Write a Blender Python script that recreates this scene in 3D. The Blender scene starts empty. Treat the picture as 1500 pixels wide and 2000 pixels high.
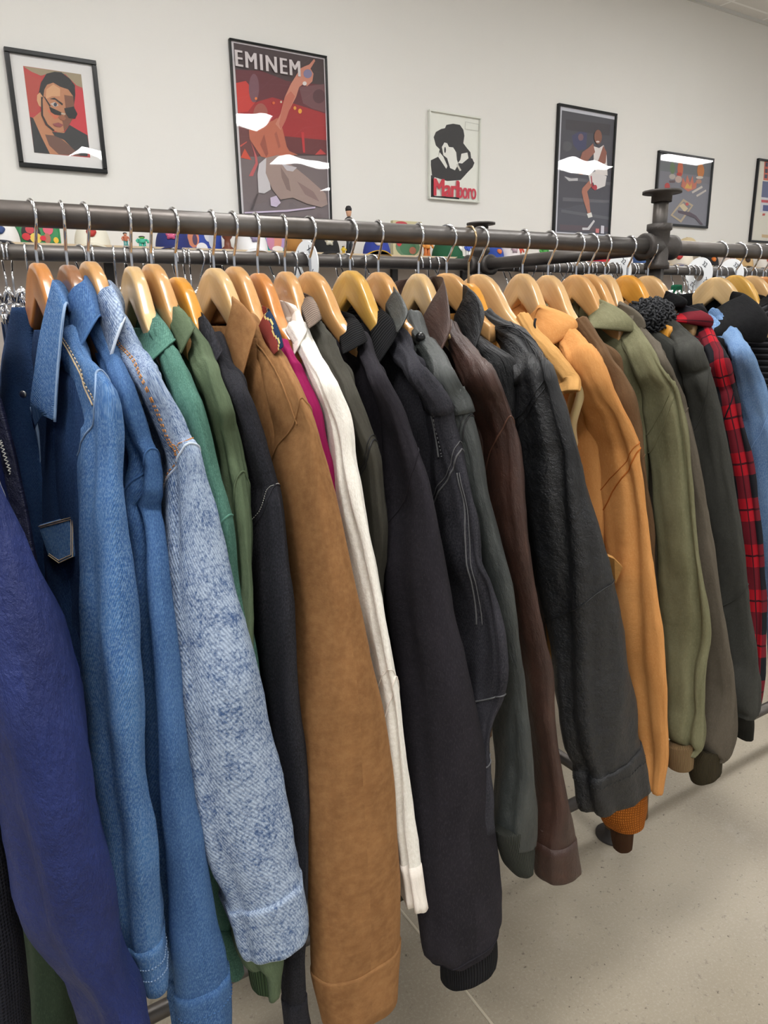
import bpy, bmesh, math, random
from mathutils import Vector, Matrix, noise
from math import pi, sin, cos
random.seed(7)
SC = bpy.context.scene
COL = SC.collection

# ------------------------------------------------------------------ camera
F_PX = 1426.4
PITCH, ROLL, YAW = (math.radians(v) for v in (15.06, -0.95, 58.06))
CAMZ = 1.3614
_F = Vector((0, cos(PITCH), -sin(PITCH))); _U = Vector((0, sin(PITCH), cos(PITCH))); _R = Vector((1, 0, 0))
_R2 = _R*cos(ROLL)+_U*sin(ROLL); _U2 = -_R*sin(ROLL)+_U*cos(ROLL)
_M = Matrix(((sin(YAW), cos(YAW), 0), (-cos(YAW), sin(YAW), 0), (0, 0, 1)))
CR, CU, CF = _M@_R2, _M@_U2, _M@_F
CP = Vector((0, 0, CAMZ))
cd = bpy.data.cameras.new('camera'); cam = bpy.data.objects.new('camera', cd); COL.objects.link(cam)
cd.sensor_fit = 'VERTICAL'; cd.sensor_height = 36; cd.lens = 36*F_PX/2000
m4 = Matrix((CR, CU, -CF)).transposed().to_4x4(); m4.translation = CP
cam.matrix_world = m4
cd.clip_start = .02
SC.camera = cam

# ------------------------------------------------------------------ exposure, sky, lights
SC.view_settings.view_transform = 'Standard'; SC.view_settings.look = 'None'
SC.view_settings.gamma = 1; SC.view_settings.use_curve_mapping = False
SC.view_settings.exposure = 0.84
PANEL_E = 17.0
WORLD_E = 0.30
w = bpy.data.worlds.new('daylight'); SC.world = w; w.use_nodes = True
w.node_tree.nodes['Background'].inputs[0].default_value = (.93, .96, 1, 1)
w.node_tree.nodes['Background'].inputs[1].default_value = WORLD_E

# measured points of the place: where the sight line of a photo pixel meets a plane
def ray(px, py): return CR*((px-750)/F_PX) - CU*((py-1000)/F_PX) + CF
def atY(px, py, Y): d = ray(px, py); return CP + d*(Y/d.y)
def onX(px, py, X): d = ray(px, py); return CP + d*(X/d.x)
def jac(q):
    d = q-CP; z = d.dot(CF); x = d.dot(CR); y = d.dot(CU)
    gx = (CR*z-CF*x)*(F_PX/z/z); gy = -(CU*z-CF*y)*(F_PX/z/z)
    return gx, gy
def pxof(q):
    d = q-CP; z = d.dot(CF); return 750+F_PX*d.dot(CR)/z, 1000-F_PX*d.dot(CU)/z

# ------------------------------------------------------------------ materials
def lin(c):
    c = c/255.
    return c/12.92 if c <= .04045 else ((c+.055)/1.055)**2.4
def rgb(c): return (lin(c[0]), lin(c[1]), lin(c[2]), 1)
MC = {}
class NT:
    def __init__(s, name):
        s.m = bpy.data.materials.new(name); s.m.use_nodes = True
        s.t = s.m.node_tree; s.b = s.t.nodes['Principled BSDF']
    def n(s, typ, **kw):
        nd = s.t.nodes.new(typ)
        for k, v in kw.items():
            if k in nd.inputs.keys(): nd.inputs[k].default_value = v
            else: setattr(nd, k, v)
        return nd
    def l(s, a, b): s.t.links.new(a, b)
    def uv(s, sc=(1, 1, 1), rot=0, src='UV'):
        tc = s.n('ShaderNodeTexCoord'); mp = s.n('ShaderNodeMapping')
        mp.inputs['Scale'].default_value = sc; mp.inputs['Rotation'].default_value = (0, 0, rot)
        s.l(tc.outputs[src], mp.inputs[0]); return mp.outputs[0]
    def noise(s, vec, scale, detail=3, rough=.6):
        nd = s.n('ShaderNodeTexNoise'); nd.inputs['Scale'].default_value = scale
        nd.inputs['Detail'].default_value = detail; nd.inputs['Roughness'].default_value = rough
        s.l(vec, nd.inputs['Vector']); return nd.outputs['Fac']
    def ramp(s, fac, a, b, ca=(0, 0, 0, 1), cb=(1, 1, 1, 1)):
        r = s.n('ShaderNodeValToRGB'); e = r.color_ramp.elements
        e[0].position = a; e[1].position = b; e[0].color = ca; e[1].color = cb
        s.l(fac, r.inputs[0]); return r.outputs[0]
    def mix(s, fac, a, b, mode='MIX'):
        x = s.n('ShaderNodeMix', data_type='RGBA', blend_type=mode)
        for i, v in ((0, fac), (6, a), (7, b)):
            if isinstance(v, (int, float)): x.inputs[i].default_value = v
            elif isinstance(v, tuple): x.inputs[i].default_value = v
            else: s.l(v, x.inputs[i])
        return x.outputs[2]
    def math(s, op, a, b=0.):
        x = s.n('ShaderNodeMath', operation=op)
        for i, v in ((0, a), (1, b)):
            if isinstance(v, (int, float)): x.inputs[i].default_value = v
            else: s.l(v, x.inputs[i])
        return x.outputs[0]
    def bump(s, h, dist, strength=1.0, prev=None):
        b = s.n('ShaderNodeBump'); b.inputs['Distance'].default_value = dist; b.inputs['Strength'].default_value = strength
        s.l(h, b.inputs['Height'])
        if prev is not None: s.l(prev, b.inputs['Normal'])
        return b.outputs[0]
    def done(s, col, rough=.8, nrm=None, **kw):
        if isinstance(col, tuple): s.b.inputs['Base Color'].default_value = col
        else: s.l(col, s.b.inputs['Base Color'])
        if isinstance(rough, (int, float)): s.b.inputs['Roughness'].default_value = rough
        else: s.l(rough, s.b.inputs['Roughness'])
        if nrm is not None: s.l(nrm, s.b.inputs['Normal'])
        for k, v in kw.items(): s.b.inputs[k].default_value = v
        return s.m

def plain(c, rough=.6, metal=0, name=None, spec=.5):
    k = ('p', c, rough, metal, spec)
    if k in MC: return MC[k]
    s = NT(name or 'paint_%d_%d_%d' % c)
    v = s.uv(src='Object'); nz = s.noise(v, 30, 2)
    col = s.mix(s.math('MULTIPLY', nz, .12), rgb(c), rgb(tuple(int(x*.8) for x in c)))
    MC[k] = s.done(col, rough, Metallic=metal, **{'Specular IOR Level': spec}); return MC[k]

def fabric(name, c1, c2, kind='canvas', c3=None, k2=1.0):
    if name in MC: return MC[name]
    g_ = lambda c: tuple(255*(x/255)**1.13 for x in c)
    c1, c2 = g_(c1), g_(c2); c3 = g_(c3) if c3 else None
    s = NT(name); uv = s.uv(); A, B = rgb(c1), rgb(c2)
    big = s.noise(uv, 9, 4); fine = s.noise(uv, 420, 2)
    rough = .9; kw = {'Specular IOR Level': .15}
    if kind in ('denim', 'acid'):
        tw = s.n('ShaderNodeTexWave', wave_type='BANDS', bands_direction='X')
        tw.inputs['Scale'].default_value = 118 if kind == 'denim' else 105
        tw.inputs['Distortion'].default_value = 1.6; tw.inputs['Detail'].default_value = 2; tw.inputs['Detail Scale'].default_value = 2
        s.l(s.uv(rot=math.radians(28 if kind == 'denim' else -24)), tw.inputs['Vector'])
        slub = s.noise(s.uv((1, .28, 1)), 640, 2)
        if kind == 'denim':
            base = s.mix(s.ramp(big, .35, .68), A, B)
            med = s.noise(uv, 280, 4, .7)
            base = s.mix(s.math('MULTIPLY', s.ramp(med, .44, .60), .34), base, rgb(c3 or c2))
            base = s.mix(s.math('MULTIPLY', tw.outputs['Fac'], .36), base, rgb(tuple(int(x*.62) for x in c1)))
            col = s.mix(s.math('MULTIPLY', s.ramp(slub, .56, .70), .38), base, rgb(c3 or (190, 205, 220)))
        else:
            med = s.noise(uv, 26, 7, .85)
            spk = s.noise(s.uv((1, .6, 1)), 330, 3, .7)
            f = s.math('ADD', s.math('MULTIPLY', med, .55), s.math('MULTIPLY', spk, .55))
            base = s.mix(s.ramp(f, .45, .60), A, B)
            dk = s.ramp(s.noise(uv, 240, 3, .7), .58, .70)
            base = s.mix(s.math('MULTIPLY', dk, .6), base, rgb(c3))
            col = s.mix(s.math('MULTIPLY', tw.outputs['Fac'], .42), base, rgb((70, 90, 122)))
        h = s.math('ADD', tw.outputs['Fac'], fine)
        nr = s.bump(h, .0006, .6, s.bump(s.noise(uv, 45, 4), .004, .35))
    elif kind == 'suede':
        st = s.noise(s.uv((1, .55, 1)), 22, 5, .7)
        base = s.mix(s.ramp(st, .30, .72), A, B)
        mo = s.noise(uv, 90, 3)
        col = s.mix(s.math('MULTIPLY', s.ramp(mo, .4, .7), .3), base, rgb(c3 or c2))
        nr = s.bump(fine, .0006, .5, s.bump(st, .003, .3)); kw['Sheen Weight'] = .35; kw['Sheen Roughness'] = .5
        kw['Sheen Tint'] = rgb(c2)
    elif kind == 'leather':
        vo = s.n('ShaderNodeTexVoronoi', feature='DISTANCE_TO_EDGE'); vo.inputs['Scale'].default_value = 260
        s.l(uv, vo.inputs['Vector'])
        cr = s.noise(s.uv((1, .6, 1), .5), 38, 6, .72)
        base = s.mix(s.ramp(big, .35, .65), A, B)
        col = s.mix(s.math('MULTIPLY', s.ramp(cr, .55, .72), .35), base, rgb(c3 or c2))
        nr = s.bump(vo.outputs['Distance'], .0009, .35, s.bump(cr, .012, .5*k2))
        rough = s.math('ADD', .36, s.math('MULTIPLY', cr, .25)); kw = {'Specular IOR Level': .5}
    elif kind == 'fleece':
        f2 = s.noise(uv, 160, 4, .7)
        col = s.mix(s.ramp(f2, .35, .65), A, B); nr = s.bump(f2, .0022, .6); kw['Sheen Weight'] = .2 if sum(c1) > 200 else .0
    elif kind == 'nylon':
        cr = s.noise(s.uv((1, .45, 1), .4), 26, 7, .7)
        col = s.mix(s.ramp(big, .3, .7), A, B); nr = s.bump(cr, .022, .7); rough = .55; kw = {'Specular IOR Level': .3}
    elif kind == 'rib':
        wv = s.n('ShaderNodeTexWave', wave_type='BANDS', bands_direction='X'); wv.inputs['Scale'].default_value = 72*k2
        s.l(uv, wv.inputs['Vector'])
        col = s.mix(wv.outputs['Fac'], B, A); nr = s.bump(wv.outputs['Fac'], .0022, .8, s.bump(fine, .0006, .5))
    elif kind == 'waffle':
        wv = s.n('ShaderNodeTexWave', wave_type='BANDS', bands_direction='X'); wv.inputs['Scale'].default_value = 60
        w2 = s.n('ShaderNodeTexWave', wave_type='BANDS', bands_direction='Y'); w2.inputs['Scale'].default_value = 70
        s.l(uv, wv.inputs['Vector']); s.l(uv, w2.inputs['Vector'])
        h = s.math('MULTIPLY', wv.outputs['Fac'], w2.outputs['Fac'])
        col = s.mix(h, B, A); nr = s.bump(h, .0025, .9)
    elif kind == 'cord':
        wv = s.n('ShaderNodeTexWave', wave_type='BANDS', bands_direction='Y'); wv.inputs['Scale'].default_value = 100*k2
        s.l(uv, wv.inputs['Vector'])
        col = s.mix(wv.outputs['Fac'], B, A); nr = s.bump(wv.outputs['Fac'], .0014, .8)
    elif kind == 'stripe':
        wv = s.n('ShaderNodeTexWave', wave_type='BANDS', bands_direction='Y'); wv.inputs['Scale'].default_value = 24
        s.l(uv, wv.inputs['Vector'])
        col = s.mix(s.ramp(wv.outputs['Fac'], .75, .95), A, B); nr = s.bump(wv.outputs['Fac'], .003, .8)
    elif kind == 'plaid':
        sp = s.n('ShaderNodeSeparateXYZ'); s.l(uv, sp.inputs[0])
        per = .095
        def band(o):
            fr = s.math('FRACT', s.math('DIVIDE', o, per))
            return s.math('LESS_THAN', fr, .5), s.math('LESS_THAN', s.math('ABSOLUTE', s.math('SUBTRACT', fr, .75)), .022)
        bu, lu = band(s.math('ADD', sp.outputs[0], .02)); bv, lv = band(sp.outputs[1])
        tot = s.math('ADD', bu, bv)
        c = s.mix(s.math('GREATER_THAN', tot, .5), A, rgb((104, 26, 36)))
        c = s.mix(s.math('GREATER_THAN', tot, 1.5), c, rgb((26, 27, 32)))
        c = s.mix(s.math('MAXIMUM', lu, lv), c, rgb((60, 20, 26)))
        col = s.mix(s.math('MULTIPLY', fine, .2), c, rgb((30, 15, 18))); nr = s.bump(fine, .0008, .5)
    elif kind == 'aztec':
        sp = s.n('ShaderNodeSeparateXYZ'); s.l(uv, sp.inputs[0])
        fr = s.math('FRACT', s.math('DIVIDE', sp.outputs[0], .058))
        zig = s.math('MULTIPLY', s.math('SNAP', s.math('PINGPONG', sp.outputs[1], .012), .004), 1.0)
        off = s.math('ABSOLUTE', s.math('SUBTRACT', s.math('SUBTRACT', s.math('FRACT', s.math('DIVIDE', sp.outputs[0], .029)), .5), s.math('MULTIPLY', zig, 22.)))
        red = s.math('LESS_THAN', s.math('ABSOLUTE', s.math('SUBTRACT', fr, .5)), .2)
        c = s.mix(red, A, rgb((128, 52, 42)))
        c = s.mix(s.math('LESS_THAN', off, .05), c, rgb((196, 178, 110)))
        tw = s.n('ShaderNodeTexWave', wave_type='BANDS', bands_direction='Y'); tw.inputs['Scale'].default_value = 200
        s.l(uv, tw.inputs['Vector'])
        col = s.mix(s.math('MULTIPLY', tw.outputs['Fac'], .3), c, rgb((20, 26, 40))); nr = s.bump(tw.outputs['Fac'], .0006, .6)
    else:   # canvas
        st = s.noise(s.uv((1, .35, 1)), 16, 5, .65)
        base = s.mix(s.ramp(st, .30, .72), A, B)
        wv = s.noise(s.uv((1, .25, 1)), 600, 2)
        col = s.mix(s.math('MULTIPLY', s.ramp(wv, .5, .68), .22), base, rgb(c3 or tuple(min(255, int(x*1.35)+12) for x in c2)))
        nr = s.bump(fine, .0007, .5, s.bump(s.noise(uv, 40, 5), .006, .35))
    MC[name] = s.done(col, rough, nr, **kw); return MC[name]

def wood_mat(name, c1, c2):
    if name in MC: return MC[name]
    s = NT(name); tc = s.n('ShaderNodeTexCoord'); sp = s.n('ShaderNodeSeparateXYZ'); s.l(tc.outputs['Object'], sp.inputs[0])
    cb = s.n('ShaderNodeCombineXYZ')
    s.l(s.math('MULTIPLY', sp.outputs[0], 1.), cb.inputs[0])
    s.l(s.math('ADD', s.math('MULTIPLY', s.math('ABSOLUTE', sp.outputs[1]), .8), s.math('MULTIPLY', sp.outputs[2], .5)), cb.inputs[1])
    s.l(s.math('SUBTRACT', sp.outputs[2], s.math('MULTIPLY', s.math('ABSOLUTE', sp.outputs[1]), -1.0)), cb.inputs[2])
    mp = s.n('ShaderNodeMapping'); mp.inputs['Scale'].default_value = (1, .12, 1); s.l(cb.outputs[0], mp.inputs[0])
    g = s.noise(mp.outputs[0], 130, 5, .65); g2 = s.noise(mp.outputs[0], 28, 3)
    col = s.mix(s.ramp(g, .35, .7), rgb(c1), rgb(c2))
    col = s.mix(s.math('MULTIPLY', s.ramp(g2, .4, .7), .35), col, rgb(tuple(int(x*.86) for x in c1)))
    half = s.math('LESS_THAN', sp.outputs[1], 0.)
    col = s.mix(s.math('MULTIPLY', half, .25), col, rgb(tuple(int(x*.84) for x in c2)))
    MC[name] = s.done(col, .28, s.bump(g, .0004, .3), **{'Coat Weight': .5, 'Coat Roughness': .12}); return MC[name]

def metal(name, c, rough, bump=0.):
    if name in MC: return MC[name]
    s = NT(name); v = s.uv(src='Object'); nz = s.noise(v, 60, 5); n2 = s.noise(v, 9, 3)
    col = s.mix(s.ramp(n2, .35, .7), rgb(c), rgb(tuple(int(x*.75) for x in c)))
    MC[name] = s.done(col, s.math('ADD', rough-.06, s.math('MULTIPLY', nz, .12)), s.bump(nz, .0015, bump) if bump else None, Metallic=1.0)
    return MC[name]
CHROME = metal('polished_chrome', (225, 225, 228), .12)
BRASS = metal('aged_brass_wire', (190, 165, 130), .25)
def iron():
    s = NT('black_iron_pipe'); v = s.uv(src='Object'); n1 = s.noise(v, 40, 5); n2 = s.noise(v, 7, 4)
    col = s.mix(s.ramp(n2, .4, .7), rgb((104, 100, 97)), rgb((84, 78, 74)))
    return s.done(col, s.math('ADD', .34, s.math('MULTIPLY', n1, .2)), s.bump(n1, .001, .4), Metallic=.75)
IRON = iron()
CAST = (lambda s: s.done(s.mix(s.noise(s.uv(src='Object'), 50, 4), rgb((84, 80, 77)), rgb((66, 62, 60))), .55, s.bump(s.noise(s.uv(src='Object'), 260, 3), .002, .5), Metallic=.5))(NT('cast_iron_fitting'))

# ------------------------------------------------------------------ object helpers
def mesh_obj(name, verts, faces, mats, parent=None, smooth=True, uvs=None, fm=None):
    me = bpy.data.meshes.new(name); me.from_pydata([tuple(v) for v in verts], [], faces)
    if not isinstance(mats, (list, tuple)): mats = [mats]
    for m in mats: me.materials.append(m)
    if smooth: me.polygons.foreach_set('use_smooth', [True]*len(me.polygons))
    if fm: me.polygons.foreach_set('material_index', fm)
    if uvs:
        ul = me.uv_layers.new(name='UVMap')
        for p in me.polygons:
            for li, vi in zip(p.loop_indices, p.vertices): ul.data[li].uv = uvs[vi]
            us = [ul.data[li].uv[0] for li in p.loop_indices]
            if max(us)-min(us) > .15:
                for li in p.loop_indices:
                    if ul.data[li].uv[0] < .15: ul.data[li].uv[0] += UVW
    o = bpy.data.objects.new(name, me); COL.objects.link(o)
    if parent: o.parent = parent
    return o
UVW = .30
def thing(name, label, cat, loc=(0, 0, 0), rotz=0, group=None):
    o = bpy.data.objects.new(name, None); COL.objects.link(o); o.location = loc; o.rotation_euler = (0, 0, rotz)
    o.empty_display_size = .05
    o['label'] = label; o['category'] = cat
    if group: o['group'] = group
    return o
def local(o, parent):   # mesh built in world coordinates, parent an unrotated empty
    o.data.transform(Matrix.Translation(-parent.location)); return o
def tag(o, label, cat, group=None):
    o['label'] = label; o['category'] = cat
    if group: o['group'] = group
    return o
def struct(o): o['kind'] = 'structure'; return o
class MB:
    def __init__(s): s.v = []; s.f = []; s.mi = []
    def add(s, vs, fs, mi=0):
        k = len(s.v); s.v += [Vector(v) for v in vs]; s.f += [tuple(i+k for i in f) for f in fs]; s.mi += [mi]*len(fs); return s
    def box(s, a, b, mi=0):
        x0, y0, z0 = a; x1, y1, z1 = b
        return s.add([(x0,y0,z0),(x1,y0,z0),(x1,y1,z0),(x0,y1,z0),(x0,y0,z1),(x1,y0,z1),(x1,y1,z1),(x0,y1,z1)],
              [(0,3,2,1),(4,5,6,7),(0,1,5,4),(1,2,6,5),(2,3,7,6),(3,0,4,7)], mi)
    def tube(s, pts, r, n=10, mi=0, cap=True):
        pts = [Vector(p) for p in pts]; N = len(pts); rs = r if isinstance(r, (list, tuple)) else [r]*N
        T = [(pts[min(i+1, N-1)]-pts[max(i-1, 0)]).normalized() for i in range(N)]
        u = T[0].orthogonal().normalized(); vs = []
        for i in range(N):
            u = (u-T[i]*u.dot(T[i])).normalized(); w_ = T[i].cross(u)
            vs += [pts[i]+(u*cos(2*pi*k/n)+w_*sin(2*pi*k/n))*rs[i] for k in range(n)]
        fs = [(i*n+k, i*n+(k+1) % n, (i+1)*n+(k+1) % n, (i+1)*n+k) for i in range(N-1) for k in range(n)]
        if cap: fs += [tuple(range(n))[::-1], tuple((N-1)*n+k for k in range(n))]
        return s.add(vs, fs, mi)
    def cyl(s, a, b, r, n=24, mi=0): return s.tube([a, b], r, n, mi)
    def lathe(s, prof, c, n=28, mi=0, ax='Z'):
        vs = []
        for r, h in prof:
            for k in range(n):
                t = 2*pi*k/n; p = (r*cos(t), r*sin(t), h)
                if ax == 'X': p = (h, r*cos(t), r*sin(t))
                if ax == 'Y': p = (r*cos(t), h, r*sin(t))
                vs.append(Vector(c)+Vector(p))
        P = len(prof)
        fs = [(i*n+k, i*n+(k+1) % n, (i+1)*n+(k+1) % n, (i+1)*n+k) for i in range(P-1) for k in range(n)]
        fs += [tuple(range(n))[::-1], tuple((P-1)*n+k for k in range(n))]
        return s.add(vs, fs, mi)
    def obj(s, name, mats, parent=None, smooth=False, bevel=0):
        o = mesh_obj(name, s.v, s.f, mats, parent, smooth, None, s.mi)
        if bevel:
            b = o.modifiers.new('bevel', 'BEVEL'); b.width = bevel; b.segments = 2; b.limit_method = 'ANGLE'
        return o
def crom(pts, n):
    """Catmull-Rom through pts (tuples of floats), n samples evenly over the index"""
    P = [pts[0]]+list(pts)+[pts[-1]]; out = []; K = len(pts)-1
    for i in range(n):
        t = i/(n-1)*K; k = min(int(t), K-1); t -= k
        a, b, c, d = P[k], P[k+1], P[k+2], P[k+3]
        out.append([.5*((2*b[j])+(-a[j]+c[j])*t+(2*a[j]-5*b[j]+4*c[j]-d[j])*t*t+(-a[j]+3*b[j]-3*c[j]+d[j])*t**3) for j in range(len(b))])
    return out
def interp(tab, x):
    if x <= tab[0][0]: return tab[0][1]
    for (a, A), (b, B) in zip(tab, tab[1:]):
        if x <= b: return A+(B-A)*(x-a)/(b-a)
    return tab[-1][1]

# ================================================================== SETTING
WY, CZ = 4.40, 3.80
RY, RZ, RR = 1.10, 1.495, .0158      # front rail
RY2 = 1.70
def floor_mat():
    s = NT('polished_concrete'); v = s.uv(src='Object')
    a = s.noise(v, 1.6, 5, .6); b = s.noise(v, 160, 3, .7); c = s.noise(v, 55, 4, .7); d = s.noise(v, 7, 4)
    col = s.mix(s.ramp(a, .3, .7), rgb((162, 152, 135)), rgb((180, 170, 151)))
    col = s.mix(s.math('MULTIPLY', s.ramp(b, .50, .66), .45), col, rgb((190, 184, 170)))
    col = s.mix(s.math('MULTIPLY', s.ramp(c, .60, .70), .5), col, rgb((112, 104, 92)))
    sp = s.ramp(s.noise(v, 110, 2, .5), .70, .74)
    col = s.mix(s.math('MULTIPLY', sp, .7), col, rgb((74, 66, 56)))
    col = s.mix(s.math('MULTIPLY', s.ramp(d, .62, .78), .35), col, rgb((196, 190, 178)))
    return s.done(col, s.math('ADD', .32, s.math('MULTIPLY', d, .2)), s.bump(b, .0008, .3))
struct(MB().box((-5, -7, -.1), (14, WY+.15, 0)).obj('floor', floor_mat()))
MB_ = MB(); MB_.tube([(.775, 1.75, .0004), (.7745, 1.16, .0004), (.768, .86, .0004), (.765, .2, .0004), (.76, -2, .0004)], .0028, 6)
struct(MB_.obj('trim_1', plain((205, 196, 176), .8, name='pale_joint_filler')))
def wall_mat():
    s = NT('white_wall_paint'); v = s.uv(src='Object'); n = s.noise(v, 90, 3); b = s.noise(v, .8, 3)
    return s.done(s.mix(b, rgb((226, 225, 221)), rgb((222, 220, 216))), .75, s.bump(n, .001, .25))
struct(MB().box((-5, WY, 0), (14, WY+.15, CZ)).obj('wall_back', wall_mat()))
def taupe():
    s = NT('shaded_taupe_wall'); v = s.uv(src='Object'); return s.done(s.mix(s.noise(v, 12, 3), rgb((165, 156, 150)), rgb((150, 141, 136))), .7)
struct(MB().box((-5, WY-.02, .1), (14, WY, 1.69)).obj('trim_2', taupe()))  # taupe lower wall, with the shelf's shade put into its colour
struct(MB().box((-5, WY-.03, 0), (14, WY-.001, .1)).obj('baseboard_back', plain((60, 58, 56), .6)))
def ceil_mat():
    s = NT('ceiling_tile'); v = s.uv(src='Object')
    br = s.n('ShaderNodeTexBrick'); br.offset = 0; br.inputs['Scale'].default_value = 1; br.inputs['Brick Width'].default_value = .61
    br.inputs['Row Height'].default_value = .61; br.inputs['Mortar Size'].default_value = .012
    br.inputs['Color1'].default_value = rgb((215, 214, 212)); br.inputs['Color2'].default_value = rgb((220, 218, 216)); br.inputs['Mortar'].default_value = rgb((236, 236, 236))
    s.l(v, br.inputs['Vector'])
    sp = s.ramp(s.noise(v, 120, 2), .6, .7)
    return s.done(s.mix(s.math('MULTIPLY', sp, .2), br.outputs['Color'], rgb((150, 150, 150))), .9)
struct(MB().box((-5, -7, CZ), (14, WY+.15, CZ+.1)).obj('ceiling', ceil_mat()))
struct(MB().box((-5, WY-.022, CZ-.022), (14, WY, CZ)).obj('trim_3', plain((205, 206, 204), .5, name='ceiling_edge_angle')))
# ceiling light panels
em = bpy.data.materials.new('lit_panel_diffuser'); em.use_nodes = True
nt = em.node_tree; nt.nodes.remove(nt.nodes['Principled BSDF']); e_ = nt.nodes.new('ShaderNodeEmission')
e_.inputs[0].default_value = (1, .988, .968, 1); e_.inputs[1].default_value = PANEL_E
nt.links.new(e_.outputs[0], nt.nodes['Material Output'].inputs[0])
for i, (x, y, wd, dp) in enumerate([(2.8, -3.85, .6, .6), (4.02, -.80, .42, .5), (5.95, -2.97, 1.2, .6), (10.1, -.95, 1.2, .6), (11.3, .3, 1.3, .6),
                       (0.2, .2, 1.2, .6), (1.7, 1.9, 1.2, .6), (-1.9, -1.0, 1.2, .6), (-1.6, 2.0, 1.2, .6), (5.2, 1.9, 1.2, .6), (0.2, -3.4, 1.2, .6), (8.0, -5.2, 1.2, .6)]):
    t = thing('ceiling_light', 'recessed square-edged light panel in the white tile ceiling', 'ceiling light', (x, y, CZ), 0, 'ceiling light panels')
    m = MB()
    for a, b in (((-wd/2-.03, -dp/2-.03), (wd/2+.03, -dp/2)), ((-wd/2-.03, dp/2), (wd/2+.03, dp/2+.03)), ((-wd/2-.03, -dp/2), (-wd/2, dp/2)), ((wd/2, -dp/2), (wd/2+.03, dp/2))):
        m.box((a[0], a[1], -.02), (b[0], b[1], -.001))
    m.obj('frame', plain((235, 235, 235), .4), t)
    MB().box((-wd/2, -dp/2, -.012), (wd/2, dp/2, -.006)).obj('diffuser', em, t)

# ================================================================== RACK
rack = thing('pipe_clothing_rack', 'black iron pipe clothing rack with two parallel rails full of hangers', 'clothing rack', (0, 0, 0))
def pipe(a, b, name='pipe', r=RR): return MB().cyl(a, b, r, 32).obj(name, IRON, rack, smooth=False)
def shade(o):
    o.data.polygons.foreach_set('use_smooth', [len(p.vertices) == 4 for p in o.data.polygons]); return o
PX = [-.45, 1.395, 3.25]
for Y in (RY, RY2):
    for a, b in zip(PX, PX[1:]): shade(pipe((a, Y, RZ), (b, Y, RZ), 'hanging_rail'))
    for x in PX:
        shade(pipe((x, Y, .012), (x, Y, RZ), 'upright_pipe')); shade(pipe((x, Y, RZ), (x, Y, 1.602), 'upright_stub', RR*.96))
        sg = 1 if Y == RY else -1
        m = MB()
        m.lathe([(.021, -.046), (.0262, -.046), (.0262, -.034), (.0225, -.031), (.0225, .031), (.0262, .034), (.0262, .046), (.021, .046)], (x, Y, RZ), 32, ax='X')
        m.lathe([(.021, -.046), (.0262, -.046), (.0262, -.034), (.0225, -.031), (.0225, .031), (.0262, .034), (.0262, .046), (.021, .046)], (x, Y, RZ), 32)
        m.lathe([(.0225, 0), (.0225, sg*.031), (.0262, sg*.034), (.0262, sg*.046), (.021, sg*.046)], (x, Y, RZ), 32, ax='Y')
        shade(m.obj('pipe_cross', CAST, rack))
        m = MB().lathe([(.021, -.022), (.021, -.006), (.040, -.005), (.040, 0), (.001, 0)], (x, Y, 1.607), 40)
        for k in range(4): m.lathe([(.005, 0), (.005, .0006)], (x+.030*cos(.785+k*pi/2), Y+.030*sin(.785+k*pi/2), 1.607), 12)
        shade(m.obj('top_flange', CAST, rack))
        shade(MB().lathe([(.045, 0), (.045, .006), (.022, .007), (.022, .024), (.017, .024)], (x, Y, 0), 40).obj('foot_flange', CAST, rack))
        shade(MB().lathe([(.0262, .085), (.0262, .175)], (x, Y, 0), 30).obj('pipe_tee', CAST, rack))
for x in PX:
    shade(pipe((x, RY, RZ), (x, RY2, RZ), 'cross_pipe')); shade(pipe((x, RY, .13), (x, RY2, .13), 'cross_pipe'))
for a, b in zip(PX, PX[1:]):
    for Y in (RY+.03, RY2-.03): shade(pipe((a, Y, .13), (b, Y, .13), 'lower_rail'))

# ================================================================== HANGERS
W_TOP = [(0, 0), (.012, -.0012), (.028, -.009), (.042, -.021), (.055, -.038), (.072, -.064), (.09, -.082), (.115, -.098), (.15, -.118), (.175, -.130), (.185, -.136)]
W_BOT = [(0, -.047), (.02, -.062), (.04, -.078), (.06, -.092), (.08, -.106), (.10, -.118), (.13, -.134), (.17, -.144), (.180, -.146), (.185, -.143)]
def wood_mesh(mat, t=.0195, crv=.08, hl=None):
    ys = [-.128+.256*i/72 for i in range(73)] if hl is None else [-hl+2*hl*i/72 for i in range(73)]; n = 16; vs = []
    for y in ys:
        zt, zb = interp(W_TOP, abs(y)), interp(W_BOT, abs(y)); zc, hz = (zt+zb)/2, max((zt-zb)/2, .004); hx = t/2*(1-.35*max(0, min(1, (abs(y)-.09)/.06)))
        for k in range(n):
            th = 2*pi*(k+.5)/n; cx, cz = cos(th), sin(th); e = .35
            sx = math.copysign(abs(cx)**e, cx); sz = math.copysign(abs(cz)**e, cz)
            r = .0045
            vs.append((sx*hx - crv*y*y, y, zc + (sz*hz if abs(sz) < .999 else sz*hz)))
    N = len(ys)
    fs = [(i*n+k, (i+1)*n+k, (i+1)*n+(k+1) % n, i*n+(k+1) % n) for i in range(N-1) for k in range(n)]
    fs += [tuple(range(n)), tuple((N-1)*n+k for k in range(n))[::-1]]
    me = bpy.data.meshes.new('hanger_wood'); me.from_pydata(vs, [], fs); me.materials.append(mat)
    me.polygons.foreach_set('use_smooth', [True]*len(me.polygons)); return me
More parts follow.
